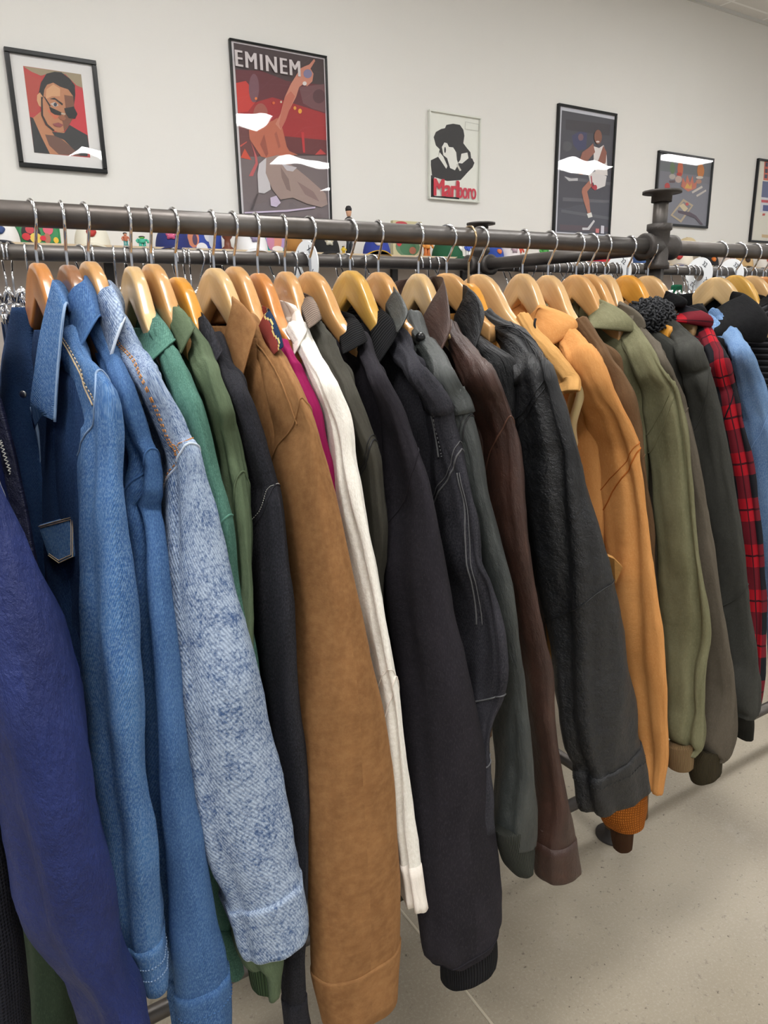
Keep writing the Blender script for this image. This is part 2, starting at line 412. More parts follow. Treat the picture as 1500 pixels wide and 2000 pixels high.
def hook_mesh(mat, dz, r=.0021):
    zc = dz+RR+r-.0212; R = .0212; pts = []
    for i in range(15):
        a = math.radians(158-i*(158+48)/14); pts.append((0, -R*cos(a), zc+R*sin(a)))
    pts += [(0, -.0085, dz-.030), (0, -.002, dz-.040), (0, 0, dz-.046), (0, 0, -.012)]
    m = MB().tube(crom([tuple(p) for p in pts], 60), r, 10)
    me = bpy.data.meshes.new('hanger_hook'); me.from_pydata([tuple(v) for v in m.v], [], m.f); me.materials.append(mat)
    me.polygons.foreach_set('use_smooth', [True]*len(me.polygons)); return me
WOODS = {'natural': ((206, 164, 112), (222, 184, 132)), 'reddish': ((196, 126, 66), (214, 148, 84)), 'brown': ((146, 100, 68), (166, 118, 84)),
         'orange': ((214, 146, 52), (228, 164, 70)), 'pale': ((212, 174, 120), (226, 192, 140)), 'yellow': ((204, 154, 70), (220, 176, 92)), 'honey': ((200, 148, 90), (218, 170, 112))}
HX = {}; HO = {}
def hanger(k, px, py, tone, label, yaw=0, hook=CHROME, group='wooden hangers on the front rail', dz_px=None):
    p = atY(px, py, RY); dz = RZ-p.z
    t = thing('wooden_hanger', label, 'clothes hanger', p, math.radians(yaw), None)
    wo = bpy.data.objects.new('hanger_wood', wood_mesh(wood_mat('varnished_wood_'+tone, *WOODS[tone]), hl={25: .175, 11: .132, 17: .17, 16: .09, 6: .10, 12: .115, 13: .105, 15: .105}.get(k))); COL.objects.link(wo); wo.parent = t
    ho = bpy.data.objects.new('hanger_hook', hook_mesh(hook, dz)); COL.objects.link(ho); ho.parent = t; ho.rotation_euler = (0, 0, math.radians(random.uniform(-8, 8)))
    HX[k] = p; HO[k] = t; return t

# ================================================================== GARMENTS
class Loft:
    """A cloth tube: rows (y, xl, xr) measured on the photo, ys = y rows of shoulder, seam, end."""
    def __init__(s, rows, Yt, At, n=44, ns=72, wr=.0022, wf=14, folds=(), seed=0, bmin=.014, ex=2.3, level=True):
        s.n, s.ns = n, ns
        R = crom([tuple(float(v) for v in r) for r in rows], ns)
        ctr = []
        for (y, xl, xr) in R:
            ctr.append((atY((xl+xr)/2, y, interp(Yt, y)), xr-xl, interp(At, y), y))
        s.P = [[None]*n for _ in range(ns)]; s.N = [[None]*n for _ in range(ns)]; s.py = [c[3] for c in ctr]; s.c = [c[0] for c in ctr]
        s.L = [0]
        for i in range(1, ns): s.L.append(s.L[-1]+(ctr[i][0]-ctr[i-1][0]).length)
        for i, (c, W, a, y) in enumerate(ctr):
            T = (ctr[min(i+2, ns-1)][0]-ctr[max(i-2, 0)][0]).normalized()
            gx, gy = jac(c); u_ = max(0., (i/ns-.78)/.22)*.75
            TB = (T*(1-u_)+Vector((0, 0, -1))*u_).normalized() if level else T
            e1 = Vector((0, -1, 0)); e1 = (e1-TB*e1.dot(TB)).normalized(); e2 = TB.cross(e1)
            ti = Vector((gx.dot(T), gy.dot(T))).normalized(); nx, ny = ti.y, -ti.x
            j1 = nx*gx.dot(e1)+ny*gy.dot(e1); j2 = nx*gx.dot(e2)+ny*gy.dot(e2)
            h = abs(W*nx)/2
            b2 = h*h-(a*j1)**2
            if b2 > (bmin*j2)**2: b = math.sqrt(b2)/abs(j2)
            else:
                b = bmin; q = h*h-(b*j2)**2
                if q > 0 and abs(j1) > 1e-6: a = min(a, math.sqrt(q)/abs(j1))
                else: a *= .6; b = min(b, h/max(abs(j2), 1e-6))
            b = min(b, .030 if T.z > -.75 else .075); b = max(b, .008); a = max(a, .012)
            for k in range(n):
                th = 2*pi*k/n; ct, st = cos(th), sin(th)
                x = math.copysign(abs(ct)**(2/ex), ct); z = math.copysign(abs(st)**(2/ex), st)
                d = e1*(ct/a)+e2*(st/b); d.normalize()
                p = c+e1*(a*x)+e2*(b*z)
                L = s.L[i]
                q = noise.fractal(Vector((p.x*wf+seed*7.3, p.y*wf, p.z*wf*.38)), 1.0, 2.0, 3)
                q2 = noise.noise(Vector((ct*2.2+seed, st*2.2, L*3.1)))
                q3 = 1-abs(noise.noise(Vector((p.x*22+seed, p.y*20+L*4, p.z*11))))*2
                dr = wr*q*2.0+wr*1.2*q2+wr*.8*max(0, q3-.55)
                for (t0, wd, dep) in folds:
                    t1 = math.radians(t0)+.25*sin(L*6+seed)
                    dd = (th-t1+pi) % (2*pi)-pi
                    fade = min(1, max(0, (i/ns-.12)*5))
                    dr -= dep*math.exp(-(dd/wd)**2)*fade
                s.P[i][k] = p+d*dr; s.N[i][k] = d
        s.b = b
    def ixy(s, y):
        for i, v in enumerate(s.py):
            if v >= y: return i
        return s.ns-1
    def pt(s, fi, deg, off=0.):
        fi = max(0, min(s.ns-1.001, fi)); i = int(fi); u = fi-i
        k = (deg/360*s.n) % s.n; j = int(k); v = k-j; j2 = (j+1) % s.n
        A, N = s.P, s.N
        p = (A[i][j]*(1-v)+A[i][j2]*v)*(1-u)+(A[i+1][j]*(1-v)+A[i+1][j2]*v)*u
        nn = (N[i][j]*(1-v)+N[i][j2]*v)
        return p+nn*off
    def obj(s, name, mat, parent, i0=0, i1=None, off=0., uoff=0, hem=True):
        i1 = i1 if i1 is not None else s.ns-1; n = s.n
        rows = list(range(i0, i1+1)); vs = []; uv = []
        for i in rows:
            for k in range(n): vs.append(s.P[i][k]+s.N[i][k]*off); uv.append((k/n*UVW+uoff, s.L[i]))
        R = len(rows)
        if hem:   # turned-in end so the opening shows cloth thickness
            T = (s.c[i1]-s.c[max(i1-2, 0)]).normalized()
            for q, (ins, up) in enumerate(((.003, .001), (.006, -.006), (.008, -.04))):
                for k in range(n): vs.append(s.P[i1][k]+s.N[i1][k]*(off-ins)+T*up); uv.append((k/n*UVW+uoff, s.L[i1]+.01*q))
            R += 3
        fs = [(i*n+k, (i+1)*n+k, (i+1)*n+(k+1) % n, i*n+(k+1) % n) for i in range(R-1) for k in range(n)]
        fs += [tuple(range(n)), tuple((R-1)*n+k for k in range(n))[::-1]]
        return mesh_obj(name, vs, fs, mat, parent, True, uv)
    def line(s, mb, pts, r=.0011, off=.0004, n=40, dash=0, nn=6):
        """a raised seam or stitching along (ring, degree) points"""
        P = [s.pt(a, b, off) for a, b in crom([tuple(map(float, p)) for p in pts], n)]
        if not dash: mb.tube(P, r, nn)
        else:
            for i in range(0, n-1, 2): mb.tube([P[i], P[i+1]], r, 5)
    def ring(s, mb, y, r=.0016, off=0., slant=0, dash=0, lo=-120, hi=200, arch=1.5):
        i = s.ixy(y); P = [(i+slant*sin(math.radians(a))-arch*(cos(math.radians(a-15))-.45), a) for a in range(lo, hi, 10)]
        s.line(mb, P, r, off, 90, dash)

def body_mesh(name, mat, parent, X0, loft, seam_y, hem=.72, thick=.024, near=.20, far=.225, side=0.):
    """torso hanging from the hanger: flattened shell whose near edge follows its sleeve"""
    zs = []; c = loft.c; n = 36
    iz = loft.ixy(seam_y); xs = c[iz].x
    prof = [(1.350, .05, .010), (1.334, .085, .014), (1.320, .12, .017), (1.304, .165, .019), (1.288, .20, .021), (1.26, .212, .025), (1.18, .222, .030), (1.05, .228, .032), (.9, .228, .032), (hem+.03, .226, .030), (hem, .222, .028)]
    P = crom([(a, b, t) for a, b, t in prof], 46); vs = []; uv = []
    for i, (z, A, t) in enumerate(P):
        A = max(A, .03); t *= thick/.024*.8
        xz = interp(sorted([(q.z, q.x) for q in c[iz::6]]), z) if z < c[iz].z else xs
        for k in range(n):
            th = 2*pi*k/n; ct, st = cos(th), sin(th)
            hy = A*(near/.222 if ct > 0 else far/.222)
            y = RY-hy*math.copysign(abs(ct)**.8, ct)
            f = max(0, min(1, (RY-y)/.2))
            x = X0+(xz-X0)*f*.92 - t*math.copysign(abs(st)**.8, st)
            q = noise.fractal(Vector((x*16, y*18, z*7)), 1, 2, 3)
            x += .005*q
            vs.append((x, y, z)); uv.append((k/n*.9, -z))
    N = len(P)
    fs = [(i*n+k, (i+1)*n+k, (i+1)*n+(k+1) % n, i*n+(k+1) % n) for i in range(N-1) for k in range(n)]
    fs += [tuple(range(n)), tuple((N-1)*n+k for k in range(n))[::-1]]
    global UVW
    sv = UVW; UVW = .9
    o = mesh_obj(name, vs, fs, mat, parent, True, None)
    ul = o.data.uv_layers.new(name='UVMap')
    for p in o.data.polygons:
        us = [uv[v][0] for v in p.vertices]
        for li, vi in zip(p.loop_indices, p.vertices):
            u, v = uv[vi]
            if max(us)-min(us) > .4 and u < .3: u += .9
            ul.data[li].uv = (u, v)
    UVW = sv
    return o

def collar_mesh(mat, parent, peak, corner, tip, rf=None, Yrf=1.06, th=.004, back=.022, dropf=.085, name='collar', Yp=1.03, Yc=.96, Yt=.95, X0=None, mirror=True, lift=.010, roll=.5, inner=None):
    pk = atY(*peak, Yp); co = atY(*corner, Yc); tp = atY(*tip, Yt)
    # ridge: back -> near -> front ; fall edge: back -> corner -> tip ; stand: inner base
    bx = (X0+.018) if X0 is not None else pk.x+back
    rb = Vector((bx+.006, RY, pk.z+lift)); rm = Vector((bx*.6+pk.x*.4, (RY+Yp)/2, pk.z+lift*.8))
    rf = rf or (peak[0]-32, peak[1]+28)
    rf = atY(rf[0], rf[1], Yrf)
    rmid = (pk+rf)/2+Vector((-.002, -.008, .006))
    fb = Vector((bx+.016, RY, pk.z-.040)); fm = Vector((bx*.5+co.x*.5+.010, (RY+Yc)/2, (co.z+pk.z-.045)/2))
    fmid = (co+tp)/2+Vector((-.003, -.008, .000))
    ridge = crom([tuple(v) for v in (rb, rm, pk, rmid, rf)], 29)
    fall = crom([tuple(v) for v in (fb, fm, co, fmid, tp)], 29)
    vs = []; uv = []; M = 15; L = 0
    for i, (a, b) in enumerate(zip(ridge, fall)):
        a, b = Vector(a), Vector(b)
        if i: L += (a-Vector(ridge[i-1])).length
        out = Vector((b.x-a.x, b.y-a.y, 0))
        if out.length < 1e-5: out = Vector((0, -1, 0))
        out.normalize()
        inn = a-out*th*1.5+Vector((0, 0, -.055))
        # section: inner base, inner side, ridge roll, bulged fall, edge, return under
        sec = [inn, a-out*th*1.2+Vector((0, 0, -.02)), a-out*th*.8+Vector((0, 0, -.004)), a+Vector((0, 0, .001)), a+out*th*.9+Vector((0, 0, -.003))]
        for t in (.2, .4, .6, .8, .95): sec.append(a.lerp(b, t)+out*(th*.9+roll*.016*sin(pi*t)))
        sec += [b+out*th*.7+Vector((0, 0, -.001)), b-out*th*.3+Vector((0, 0, -.001)), b-out*th*.5+Vector((0, 0, .004)), a.lerp(b, .7)-out*th*.2+out*roll*.010, a.lerp(b, .3)-out*th*.2+out*roll*.006]
        for j, q in enumerate(sec):
            qn = noise.noise(q*22)*.0018; vs.append(q+out*qn); uv.append((L, j*.009))
    n = M; R = len(ridge)
    fs = [(i*n+k, i*n+(k+1) % n, (i+1)*n+(k+1) % n, (i+1)*n+k) for i in range(R-1) for k in range(n)]
    fs += [tuple(range(n))[::-1], tuple((R-1)*n+k for k in range(n))]
    if mirror:
        K = len(vs); vs += [Vector((v[0], 2*RY-v[1], v[2])) for v in vs]; fs += [tuple(i+K for i in f)[::-1] for f in fs]; uv += [(-u, v) for u, v in uv]
    me = bpy.data.meshes.new(name); me.from_pydata([tuple(v) for v in vs], [], fs); me.materials.append(mat)
    me.polygons.foreach_set('use_smooth', [True]*len(me.polygons))
    ul = me.uv_layers.new(name='UVMap')
    for p in me.polygons:
        for li, vi in zip(p.loop_indices, p.vertices): ul.data[li].uv = uv[vi]
    o = bpy.data.objects.new(name, me); COL.objects.link(o); o.parent = parent
    sd = o.modifiers.new('s', 'SUBSURF'); sd.levels = 1; sd.render_levels = 1
    edge = [Vector(p) for p in fall]
    return o, edge, [Vector(p) for p in ridge]

def jacket(name, label, cat, hk, mat, rows, ys, end, cuff=None, collar=None, seams=(), wr=.0028, wf=14, folds=(), bmin=.014, X0=None,
           Yt=None, At=None, body=True, bodymat=None, thick=.024, seammat=None, seamring=True, yoke=None, amax=.08, hem=.72, seed=0, group=None, yseam2=None, near=.20, ex=2.3):
    """rows of the near sleeve from collar to wrist; ys = photo row of the shoulder seam"""
    y0 = rows[0][0]; mid = ys+(end-ys)*.45
    H = HX[hk] if hk in HX else None
    hz = H.z if H else 1.435
    def solveY(cx, y):      # depth at which the cloth lies just over the hanger's arm
        Y = 1.04
        while Y > .885:
            if atY(cx, y, Y).z > hz+interp(W_TOP, RY-Y)-.014: return Y
            Y -= .004
        return .885
    if Yt is None:
        Yt = []; last = 1.05
        for r_ in rows:
            if r_[0] < ys-15:
                Y = min(last, solveY((r_[1]+r_[2])/2, r_[0])); last = Y; Yt.append((r_[0], Y))
        last = min(last, .885)
        Yt += [(ys, last-.01), (mid, .815), (end, .755)]
    At = At or [(y0, .014), (y0+25, .026), (y0+(ys-y0)*.5, .040), (ys, amax*.80), (mid, amax*.85), (end, amax*.42)]
    X0 = X0 if X0 is not None else H.x
    if hk in HO and hk not in YAWED:
        YAWED.add(hk); sx = sw = 0
        for r_ in crom([tuple(map(float, q)) for q in rows], 80):
            Y_ = interp(Yt, r_[0])
            if r_[0] < ys and .90 < Y_ < 1.0: p_ = atY((r_[1]+r_[2])/2, r_[0], Y_); dy = RY-p_.y; sx += (p_.x-H.x)*dy; sw += dy*dy
        HO[hk].rotation_euler = (0, 0, max(-.6, min(.6, math.atan(sx/sw)))) if sw else (0, 0, 0)
    root = thing(name, label, cat, (X0, RY, 1.36), 0, group)
    inv = Matrix.Translation(-root.location)
    kids = []
    L = Loft(rows, Yt, At, wr=wr, wf=wf, folds=folds, seed=seed or hash_(name), bmin=bmin, ex=ex)
    ie = L.ixy(cuff['y']) if cuff and 'y' in cuff else L.ns-1
    kids.append(L.obj('sleeve', mat, root, 0, ie))
    # far sleeve, mirrored across the hanger, a simpler drape
    fl = L.obj('sleeve', mat, root, L.ixy(ys), L.ns-1)
    for v in fl.data.vertices: v.co.y = 2*RY-v.co.y-.0; v.co.x = X0+(v.co.x-X0)*.35+.01
    fl.data.flip_normals(); kids.append(fl)
    if cuff:
        cm = cuff.get('mat', mat); off = cuff.get('off', .0015)
        if 'rows' in cuff:
            cY = cuff.get('Y', [(cuff['rows'][0][0], interp(Yt, end)), (cuff['rows'][-1][0], interp(Yt, end)-.004)])
            LC = Loft(cuff['rows'], cY, [(0, cuff.get('a', .045)*.6), (3000, cuff.get('a', .045)*.6)], ns=16, wr=.0012, bmin=.012, seed=3)
            co = LC.obj('cuff', cm, root)
        else:
            co = L.obj('cuff', cm, root, ie-1, L.ns-1, off)
        if cuff.get('label'): co['label'] = cuff['label']
        kids.append(co)
    if body: kids.append(body_mesh('body', bodymat or mat, root, X0, L, ys, thick=thick, hem=hem, near=near))
    sm = seammat or mat
    sl_ = list(seams)
    if seamring: sl_.append((ys, .0014, .0002, 0, yseam2 if yseam2 is not None else 2.5))
    for y, r, off, dash, sl in sl_:
        m = MB(); L.ring(m, y, r, off, sl, dash, arch=(4.5 if abs(y-ys) < 25 else (0 if y > end-150 else 1.5))); kids.append(m.obj('seam', sm, root, True))
    edge = None
    if collar:
        cc = dict(collar); cm = cc.pop('mat', mat); lb = cc.pop('label', None); est = cc.pop('edge', True)
        o, edge, ridge = collar_mesh(cm, root, X0=X0, **cc)
        if lb: o['label'] = lb
        kids.append(o)
        if est:
            e = MB().tube(edge[6:], .0018, 6); kids.append(e.obj('collar_piping', seammat or cm, root, True))
    for k in kids: k.data.transform(inv)
    return root, L, inv, edge
YAWED = set()
def hash_(s): return sum(ord(c)*(i+1) for i, c in enumerate(s)) % 97
def put(o, inv): o.data.transform(inv); return o
exec_parts = []

# ------------------------------------------------------------------ hangers on the front rail
HL = [
 (0, -75, 511, 'honey', 'honey wooden hanger just off the left edge holding the navy windbreaker', 0),
 (34, -130, 508, 'natural', 'light wooden hanger beyond the left edge holding the dark mesh jacket', 0),
 (1, 73, 513, 'reddish', 'reddish glossy wooden hanger holding the blue denim trucker jacket at far left', -8),
 (2, 132, 517, 'brown', 'dull brown wooden hanger holding the plain mid blue denim shirt', -14),
 (3, 174, 510, 'honey', 'honey coloured wooden hanger holding the acid-washed denim jacket', -8),
 (4, 258, 520, 'pale', 'pale wooden hanger holding the teal green denim jacket', -6),
 (5, 296, 515, 'honey', 'honey wooden hanger holding the faded olive green jacket, right behind the pale one', -8),
 (6, 346, 541, 'orange', 'small low orange-toned wooden hanger holding the black denim jacket', -12),
 (7, 418, 523, 'pale', 'pale wooden hanger holding the brown suede jacket', -4),
 (8, 458, 520, 'honey', 'honey brown wooden hanger holding the magenta jacket with patterned collar', -16),
 (9, 504, 533, 'reddish', 'warm reddish wooden hanger holding the cream white jacket', -16),
 (10, 557, 530, 'honey', 'honey wooden hanger holding the charcoal jacket with ribbed taupe collar', -3),
 (11, 606, 530, 'honey', 'long-armed honey wooden hanger holding the black canvas work jacket', -10),
 (12, 684, 528, 'yellow', 'yellow-toned wooden hanger holding the washed black denim jacket', 0),
 (13, 739, 531, 'honey', 'honey wooden hanger holding the grey leather jacket', 0),
 (14, 817, 534, 'pale', 'pale wooden hanger left of the tall brown leather collar', 0),
 (15, 872, 533, 'honey', 'honey wooden hanger between the brown leather and black leather collars', -8),
 (16, 915, 553, 'orange', 'low orange wooden hanger with a brass hook, behind the black leather collar', -10),
 (17, 935, 535, 'natural', 'long-armed light wooden hanger holding the golden tan vest, right of the brass hook', -4),
 (18, 1020, 534, 'natural', 'light wooden hanger left of the orange tan hood, with a dark opening beneath', 0),
 (19, 1070, 537, 'natural', 'light wooden hanger holding the faded brown work jacket', -3),
 (20, 1125, 536, 'honey', 'honey wooden hanger above the olive hooded jacket', 0),
 (21, 1150, 535, 'honey', 'honey wooden hanger tucked close behind the one above the olive jacket', -3),
 (22, 1181, 536, 'natural', 'light tan wooden hanger holding the grey-brown jacket', -5),
 (23, 1225, 537, 'orange', 'orange-toned wooden hanger holding the charcoal jacket with curly fleece hood', -5),
 (24, 1265, 538, 'natural', 'light wooden hanger just left of the rack upright, holding the plaid jacket', -3),
 (25, 1400, 541, 'pale', 'pale wooden hanger right of the rack upright holding the black striped hoodie', 3),
 (26, 1437, 537, 'yellow', 'yellowish wooden hanger second to the right of the rack upright', 0),
 (27, 1468, 538, 'natural', 'light wooden hanger third to the right of the rack upright', 0),
 (28, 1490, 540, 'reddish', 'reddish wooden hanger at the right edge of the photo', 0),
 (29, 1508, 541, 'orange', 'orange wooden hanger beyond the right edge of the photo', 0),
]
for k, px, py, tone, lb, yaw in HL:
    hanger(k, px, py, tone, lb, yaw, BRASS if k == 16 else CHROME)

# ------------------------------------------------------------------ cloth
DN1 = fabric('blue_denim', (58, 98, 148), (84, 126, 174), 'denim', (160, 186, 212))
DN1D = fabric('dark_shaded_blue_denim', (30, 54, 92), (44, 74, 116), 'denim', (84, 112, 150))  # body denim: darker cloth, with shade on the jacket front put into its colour
DN2 = fabric('mid_blue_denim', (58, 94, 140), (76, 112, 158), 'denim', (130, 160, 195))
ACID = fabric('acid_wash_denim', (76, 100, 138), (178, 192, 210), 'acid', (36, 50, 84))
TEAL = fabric('teal_green_denim', (72, 108, 98), (98, 142, 128), 'denim', (130, 175, 158))
OLIV = fabric('faded_green_cotton', (78, 90, 70), (102, 116, 92), 'canvas', (120, 134, 110))
BLKD = fabric('black_denim', (34, 34, 38), (50, 50, 56), 'denim', (84, 84, 92))
SUED = fabric('brown_suede', (122, 88, 56), (152, 114, 76), 'suede', (172, 136, 96))
MAGE = fabric('magenta_cotton', (140, 28, 84), (154, 36, 94), 'canvas', (160, 50, 100))
AZTE = fabric('patterned_weave', (32, 54, 82), (36, 60, 92), 'aztec')
CREM = fabric('cream_fleece', (226, 222, 212), (240, 237, 230), 'fleece')
CHAR = fabric('charcoal_cotton', (66, 64, 58), (86, 84, 76), 'canvas', (100, 98, 90))
CORT = fabric('taupe_corduroy', (146, 130, 118), (104, 92, 84), 'cord')
BLKC = fabric('black_canvas', (35, 33, 38), (50, 47, 53), 'canvas', (82, 78, 84))
CORB = fabric('black_corduroy', (26, 26, 29), (9, 9, 11), 'cord')
BLKW = fabric('washed_black_denim', (42, 41, 47), (66, 65, 72), 'denim', (96, 96, 102))
GLEA = fabric('grey_leather', (52, 56, 55), (68, 72, 70), 'leather', (104, 108, 106))
BLEA = fabric('brown_leather', (56, 35, 27), (74, 48, 38), 'leather', (98, 68, 54), .8)
KLEA = fabric('black_leather', (20, 21, 24), (30, 32, 36), 'leather', (52, 54, 60), 1.5)
TANV = fabric('golden_tan_cotton', (184, 142, 88), (202, 160, 104), 'canvas', (216, 170, 104))
SHRP = fabric('yellowed_sheepskin', (206, 184, 130), (232, 218, 178), 'fleece')
DUCK = fabric('orange_tan_duck', (184, 130, 76), (206, 154, 98), 'canvas', (218, 174, 120))
BRWN = fabric('brown_duck', (92, 70, 48), (116, 92, 68), 'canvas', (130, 106, 82))
OLHD = fabric('olive_duck', (100, 98, 74), (130, 128, 102), 'canvas', (148, 146, 120))
GRBR = fabric('grey_brown_duck', (84, 77, 67), (106, 99, 88), 'canvas', (122, 116, 106))
CHHD = fabric('charcoal_duck', (58, 58, 54), (76, 76, 72), 'canvas', (92, 92, 88))
PLAD = fabric('red_black_plaid', (172, 30, 44), (150, 24, 38), 'plaid')
LDEN = fabric('light_blue_denim', (98, 132, 176), (132, 164, 202), 'denim', (176, 198, 224))
BKNT = fabric('black_striped_knit', (22, 22, 25), (70, 70, 74), 'stripe')
BFLC = fabric('black_fleece', (14, 14, 16), (26, 26, 28), 'fleece')
NAVY = fabric('navy_nylon', (26, 40, 90), (38, 54, 112), 'nylon')
RIBK = fabric('black_ribbing', (40, 40, 44), (16, 16, 18), 'rib')
RIBG = fabric('grey_ribbing', (82, 84, 78), (50, 52, 48), 'rib')
RIBT = fabric('tan_ribbing', (148, 124, 92), (110, 90, 64), 'rib')
RIBO = fabric('dark_olive_ribbing', (74, 66, 46), (48, 42, 30), 'rib')
RIBB = fabric('brown_ribbing', (94, 64, 40), (62, 40, 24), 'rib')
RIBC = fabric('charcoal_ribbing', (62, 62, 56), (38, 38, 34), 'rib')
WAFL = fabric('orange_waffle_ribbing', (206, 132, 54), (150, 88, 30), 'waffle')
ST_O = plain((196, 128, 58), .7, name='orange_stitching'); ST_W = plain((214, 210, 200), .7, name='white_stitching')
ST_T = plain((170, 150, 120), .7, name='tan_stitching'); ST_B = plain((92, 62, 48), .6, name='brown_stitching')
ST_G = plain((86, 86, 88), .7, name='grey_stitching'); ST_K = plain((20, 20, 22), .6, name='black_stitching')
DEDGE = plain((128, 152, 182), .8, name='worn_denim_edge')

def stitch(L, inv, root, mat, lines, name='stitching'):
    m = MB()
    for pts, r, dash, n in lines: L.line(m, pts, r, .0007, n, dash)
    return put(m.obj(name, mat, root, True), inv)

# J1 blue denim trucker jacket
r, L, inv, ed = jacket('denim_jacket', 'blue denim trucker jacket with pointed collar and snap button, first wooden hanger from the left', 'jacket', 1, DN1,
  [(600,92,128),(640,104,150),(700,120,179),(750,138,205),(800,155,226),(840,157,232),(900,156,235),(1000,154,239),(1100,155,248),(1200,158,258),(1300,163,266),(1400,170,275),(1500,179,284),(1600,196,304),(1700,206,317),(1780,216,324),(1830,228,325),(1905,262,326)],
  812, 1905, cuff=dict(y=1832, off=.0022), collar=dict(peak=(99,556), corner=(127,596), tip=(107,824), rf=(58,785), Yrf=1.02, Yp=1.02, Yc=.955, Yt=.94, dropf=.16),
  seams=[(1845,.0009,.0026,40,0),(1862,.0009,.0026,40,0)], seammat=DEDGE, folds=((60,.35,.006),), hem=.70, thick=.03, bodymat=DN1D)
L1 = L
stitch(L, inv, r, ST_T, [([(L.ixy(640), 55), (L.ixy(700), 50), (L.ixy(812), 62)], .0009, 1, 60), ([(L.ixy(640), 63), (L.ixy(700), 58), (L.ixy(812), 72)], .0011, 0, 60)])
def flap(name, pts, X, mat, root, inv, t=.004, seams=()):
    """sewn-on panel: photo outline on the garment's own front plane, real thickness"""
    V = [onX(px, py, X) for px, py in pts]; n = len(V); c = sum(V, Vector())/n
    vs = [v+Vector((0, 0, 0)) for v in V]+[c+(v-c)*.97+Vector((-t, 0, 0)) for v in V]
    fs = [tuple(range(n)), tuple(range(n, 2*n))[::-1]]+[(i, i+n, (i+1) % n+n, (i+1) % n) for i in range(n)]
    uv = [(v.y+.5, v.z) for v in vs]
    o = mesh_obj(name, vs, fs, mat, root, False, uv); put(o, inv)
    b = o.modifiers.new('b', 'BEVEL'); b.width = .0012; b.segments = 2
    m = MB()
    for f in (.93, .86):
        q = [c+(v-c)*f+Vector((-t-.0003, 0, 0)) for v in V]
        for i in range(1, n):
            a, b_ = q[i], q[(i+1) % n]; K = 6
            for k in range(K): m.tube([a.lerp(b_, k/K), a.lerp(b_, (k+.65)/K)], .0006, 5)
    put(m.obj('flap_stitching', ST_T, root), inv); return o
XB = r.location.x-.030
# front panels of the open jacket, faces toward the camera side
def panel(name, rows, mat, root, inv, Ya, bulge=.012):
    """hanging cloth panel: rows (y, xl, Xl, xr, Xr) photo row with the depth (world X) of each edge"""
    R = crom([tuple(map(float, q)) for q in rows], 40); n = 14; vs = []; uv = []
    for i, (y, xl, Yl, xr, Yr) in enumerate(R):
        a, b = atY(xl, y, Yl), atY(xr, y, Yr); nn = (b-a).cross(Vector((0, 0, 1))).normalized()
        if nn.dot(CP-a) < 0: nn = -nn
        for side in (0, 1):
            for k in range(n):
                t = k/(n-1); t2 = t if side == 0 else 1-t
                p = a.lerp(b, t2)+nn*(bulge*sin(pi*t2)+.003*noise.noise(Vector((t2*5, i*.12, 3)))) - nn*(.006*side)
                vs.append(p); uv.append((t2*.14, i*.02))
    N = len(R); n2 = 2*n
    fs = [(i*n2+k, (i+1)*n2+k, (i+1)*n2+(k+1) % n2, i*n2+(k+1) % n2) for i in range(N-1) for k in range(n2)]
    fs += [tuple(range(n2)), tuple((N-1)*n2+k for k in range(n2))[::-1]]
    return put(mesh_obj(name, vs, fs, mat, root, True, uv), inv)
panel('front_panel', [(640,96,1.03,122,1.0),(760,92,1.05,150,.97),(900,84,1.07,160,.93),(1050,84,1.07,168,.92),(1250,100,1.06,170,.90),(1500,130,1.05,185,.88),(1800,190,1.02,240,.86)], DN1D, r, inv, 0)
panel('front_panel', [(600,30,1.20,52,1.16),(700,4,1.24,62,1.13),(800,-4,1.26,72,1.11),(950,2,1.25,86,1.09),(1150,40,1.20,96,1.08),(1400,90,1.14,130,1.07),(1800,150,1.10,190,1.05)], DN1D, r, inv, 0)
m = MB()
pp = [atY(x, y, 1.10) for x, y in ((62,795),(80,880),(82,960),(86,1000))]
m.tube(crom([tuple(p) for p in pp], 20), .0025, 8)
put(m.obj('front_edge_seam', DEDGE, r, True), inv)
c0 = atY(46, 770, 1.105)
m = MB().lathe([(.0045, 0), (.005, -.0012), (.0042, -.0024), (.001, -.0026)], (0, 0, 0), 20, ax='Y')
o = m.obj('snap_button', metal('silver_snap', (200, 200, 200), .3), r, True); o.data.transform(Matrix.Translation(c0-r.location) @ Matrix.Rotation(math.radians(-30), 4, 'Z')); o['label'] = 'silver snap button'
pf = [atY(x, y, Y) for x, y, Y in ((86,1020,1.05),(120,1010,.99),(156,1000,.94),(156,1080,.93),(128,1093,.965),(106,1078,1.01))]
n_ = Vector((-.55, -.8, 0)).normalized(); cc = sum(pf, Vector())/6
vs = [p+n_*.012 for p in pf]+[cc+(p-cc)*.97+n_*.017 for p in pf]
o = mesh_obj('pocket_flap', vs, [tuple(range(6)), tuple(range(6, 12))[::-1]]+[(i, i+6, (i+1) % 6+6, (i+1) % 6) for i in range(6)], DN1, r, False, [(v.y+.5, v.z) for v in vs]); put(o, inv)
m = MB()
for f in (.95, .85):
    q = [cc+(p-cc)*f+n_*.0175 for p in pf]
    for i in range(2, 5): m.tube([q[i], q[i+1]], .0007, 5)
    m.tube([q[0], q[1], q[2]], .0007, 5)
put(m.obj('pocket_stitching', ST_T, r), inv)
far_col = [(atY(45,560,1.17)), (atY(30,640,1.18)), (atY(22,700,1.17)), (atY(36,772,1.13))]

